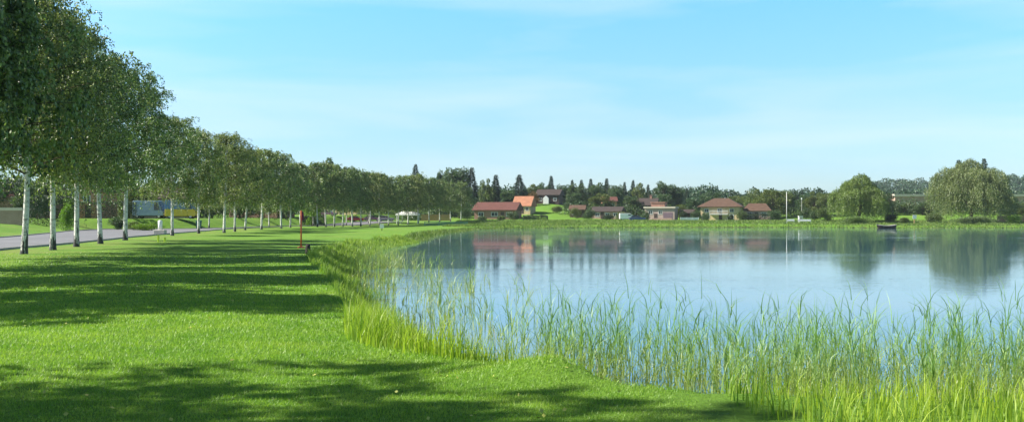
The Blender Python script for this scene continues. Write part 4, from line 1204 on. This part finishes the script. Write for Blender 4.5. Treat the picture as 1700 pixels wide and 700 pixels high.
fence(1130, 1160, 262, 1.0, 'white', 'short white picket fence between pinkish house and hipped-roof house', postgap=1.6, cat='picket fence')
# pole with mirror image in the water
Y = 236; x = px2(1306, Y); r = empty('tall_pole', (x, Y, hz(x, Y)))
ht = EYE+(HY-320)*Y/F-hz(x, Y)
MB().tube([(0,0,-.3), (0,0,ht)], [.11, .07], 10).build('shaft', M['wood_pale'], r, True)
MB().tube([(0,0,ht), (0,0,ht+.08), (0,0,ht+.2)], [.12, .14, .03], 10).build('finial', M['white'], r)
tag(r, 'tall pale flagpole by the far shore, reflected in the lake', 'pole')
Y = 262; x = px2(1331, Y); r = empty('lamp_post', (x, Y, hz(x, Y)))
ht = EYE+(HY-331)*Y/F-hz(x, Y)
MB().tube([(0,0,-.3), (0,0,ht)], [.06, .04], 8).build('shaft', M['wood_pale'], r)
MB().tube([(0,0,ht), (0,0,ht+.3), (0,0,ht+.4)], [.14, .2, .05], 10).build('lamp_head', M['white'], r)
tag(r, 'shorter pale lamp post right of the tall pole', 'lamp post')
Y = 250; x = px2(1329, Y); r = empty('kiosk', (x, Y, hz(x, Y)))
MB().box(-.5, .5, -.4, .4, -.1, 1.25).build('cabinet', M['white'], r, bevel=.03)
MB().box(-.58, .58, -.48, .48, 1.253, 1.36).build('lid', M['white'], r)
MB().box(-.34, .34, -.425, -.402, .25, 1.05).build('door', M['fascia_pale'], r)
tag(r, 'small white utility cabinet behind the white bench', 'cabinet')
def bench(px, Y, w, label):
    x = px2(px, Y); r = empty('bench', (x, Y, hz(x, Y)))
    MB().box(-w/2, w/2, -.25, .2, .42, .48).build('seat', M['white'], r)
    MB().box(-w/2, w/2, .2, .26, .55, .95).build('backrest', M['white'], r)
    for s in (-w/2+.2, w/2-.2): MB().box(s-.05, s+.05, -.22, .19, -.1, .417).build('leg', M['white'], r)
    tag(r, label, 'bench', 'white benches on the far bank')
bench(1336, 240, 3.2, 'long white bench just right of the tall pole')
bench(1313, 240, 1.8, 'short white bench at the foot of the tall pole')
# pale stone edging and boat near the willows
Y = 224.5; x = px2(1530, Y)
e = MB(); rg = random.Random(4); xx_ = -5.
while xx_ < 5.:
    w_ = rg.uniform(.5, 1.1); e.box(xx_, xx_+w_*.96, -.4+rg.uniform(-.1, .1), .5, -.3, .55+rg.uniform(-.1, .15)); xx_ += w_
tag(e.build('stone_edging', M['stone'], None, bevel=.06, loc=(x, Y, WATER_Z)), 'low row of pale stones edging the water between the willows', 'stone edging')
def boat(px, Y, label, L=5.4, rz=.05):
    x = px2(px, Y); r = empty('rowing_boat', (x, Y, WATER_Z+.02), rz)
    n_ = 13; hull, rim = MB(), MB(); vs = []; fs = []
    for i in range(n_):
        t = i/(n_-1); w_ = .78*math.sin(math.pi*(.08+.84*t))**.55; zt_ = .5+.22*(2*t-1)**2; xx_ = (t-.5)*L
        vs += [(xx_, -w_, zt_), (xx_*.95, -w_*.8, .1), (xx_*.92, 0, -.12), (xx_*.95, w_*.8, .1), (xx_, w_, zt_),
               (xx_, w_-.06, zt_), (xx_*.95, w_*.72, .14), (xx_*.92, 0, -.04), (xx_*.95, -w_*.72, .14), (xx_, -w_+.06, zt_)]
    for i in range(n_-1):
        for k in range(10): fs.append((i*10+k, i*10+(k+1) % 10, (i+1)*10+(k+1) % 10, (i+1)*10+k))
    fs += [tuple(range(9, -1, -1)), tuple((n_-1)*10+k for k in range(10))]
    hull.add(vs, fs).build('hull', M['dark_wood'], r)
    for s in (-1, 1):
        rim.tube([((i/(n_-1)-.5)*L, s*.80*math.sin(math.pi*(.08+.84*i/(n_-1)))**.55, .53+.22*(2*i/(n_-1)-1)**2) for i in range(n_)], .06, 6)
        rim.build('gunwale', M['stone'], r); rim = MB()
    for t in (-.22, .18): MB().box(t*L-.14, t*L+.14, -.68, .68, .36, .40).build('thwart', M['wood_pale'], r)
    tag(r, label, 'boat')
boat(1472, 217.6, 'dark rowing boat with white rim moored between the willows', 4.2)
Y = 232; x = px2(1518, Y); r = empty('sign_post', (x, Y, hz(x, Y)))
MB().box(-.09, .09, -.09, .09, -.2, 2.0).build('post', M['orange_wood'], r)
MB().box(-.45, .45, -.14, -.093, 1.25, 2.15).build('board', M['white'], r, bevel=.02)
tag(r, 'small white notice board on an orange post between the willows', 'sign')

# ------------------------------------------------------------------ camera, light, sky
cam = bpy.data.cameras.new('camera'); co = link(bpy.data.objects.new('camera', cam))
cam.sensor_width = 36.; cam.lens = F/1700*36.
co.location = (0, 0, EYE); co.rotation_euler = (R(90)+math.atan((HY-350)/F), 0, 0)
cam.clip_start = .1; cam.clip_end = 9000
scene.camera = co

EL, AZ = 39.5, -91.   # sun from the left; AZ measured from +Y, clockwise positive
az = R(AZ); el = R(EL)
sv = Vector((math.sin(az)*math.cos(el), math.cos(az)*math.cos(el), math.sin(el)))
sl = bpy.data.lights.new('sun', 'SUN'); sl.energy = 5.0; sl.angle = R(.5); sl.color = (1, .95, .86)
so = link(bpy.data.objects.new('sun', sl)); so.rotation_euler = sv.to_track_quat('Z', 'Y').to_euler(); so.location = (-60, 0, 60)

w = bpy.data.worlds.new('World'); scene.world = w; w.use_nodes = True
nt = w.node_tree; bg = nt.nodes['Background']
sky = nt.nodes.new('ShaderNodeTexSky'); sky.sky_type = 'NISHITA'; sky.sun_disc = False
sky.sun_elevation = el; sky.sun_rotation = az
sky.altitude = 0; sky.air_density = 1.0; sky.dust_density = .6; sky.ozone_density = 2.0
tc = nt.nodes.new('ShaderNodeTexCoord')
mp = nt.nodes.new('ShaderNodeMapping'); mp.inputs['Scale'].default_value = (1.1, 1.1, 9.); mp.inputs['Rotation'].default_value = (0.05, -.06, .3)
nt.links.new(tc.outputs['Generated'], mp.inputs['Vector'])
n1 = nt.nodes.new('ShaderNodeTexNoise'); n1.inputs['Scale'].default_value = 2.2; n1.inputs['Detail'].default_value = 6; n1.inputs['Roughness'].default_value = .5; n1.inputs['Distortion'].default_value = .4
nt.links.new(mp.outputs[0], n1.inputs['Vector'])
cl = nt.nodes.new('ShaderNodeValToRGB'); cl.color_ramp.elements[0].position = .43; cl.color_ramp.elements[0].color = (0,0,0,1)
cl.color_ramp.elements[1].position = .72; cl.color_ramp.elements[1].color = (.42,.42,.42,1)
nt.links.new(n1.outputs['Fac'], cl.inputs['Fac'])
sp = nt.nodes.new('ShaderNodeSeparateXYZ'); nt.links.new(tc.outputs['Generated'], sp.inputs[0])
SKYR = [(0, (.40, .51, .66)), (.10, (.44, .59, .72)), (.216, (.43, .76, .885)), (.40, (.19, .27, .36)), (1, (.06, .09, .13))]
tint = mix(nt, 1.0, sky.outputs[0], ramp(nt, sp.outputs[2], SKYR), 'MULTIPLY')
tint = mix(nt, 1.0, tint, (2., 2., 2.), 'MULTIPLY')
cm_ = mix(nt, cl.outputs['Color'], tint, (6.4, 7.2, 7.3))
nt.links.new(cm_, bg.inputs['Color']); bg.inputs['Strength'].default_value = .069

# thin air between the camera and the far bank
HAZE = 0.00010
if HAZE > 0:
    hb = MB().box(-1600, 1600, -60, 1600, -8, 70)
    hm = bpy.data.materials.new('haze'); hm.use_nodes = True; hn = hm.node_tree
    hn.nodes.clear(); ho = hn.nodes.new('ShaderNodeOutputMaterial'); pv = hn.nodes.new('ShaderNodeVolumePrincipled')
    pv.inputs['Density'].default_value = HAZE; pv.inputs['Color'].default_value = (.80, .90, 1, 1)
    hn.links.new(pv.outputs[0], ho.inputs['Volume'])
    tag(hb.build('haze', hm), 'thin bluish summer haze', kind='stuff')

scene.render.engine = 'CYCLES'
scene.cycles.use_denoising = True
scene.cycles.max_bounces = 8; scene.cycles.transparent_max_bounces = 8
scene.cycles.diffuse_bounces = 3; scene.cycles.glossy_bounces = 3; scene.cycles.volume_bounces = 0
scene.view_settings.view_transform = 'Standard'; scene.view_settings.look = 'None'
scene.view_settings.exposure = 1.08; scene.view_settings.gamma = 1.0
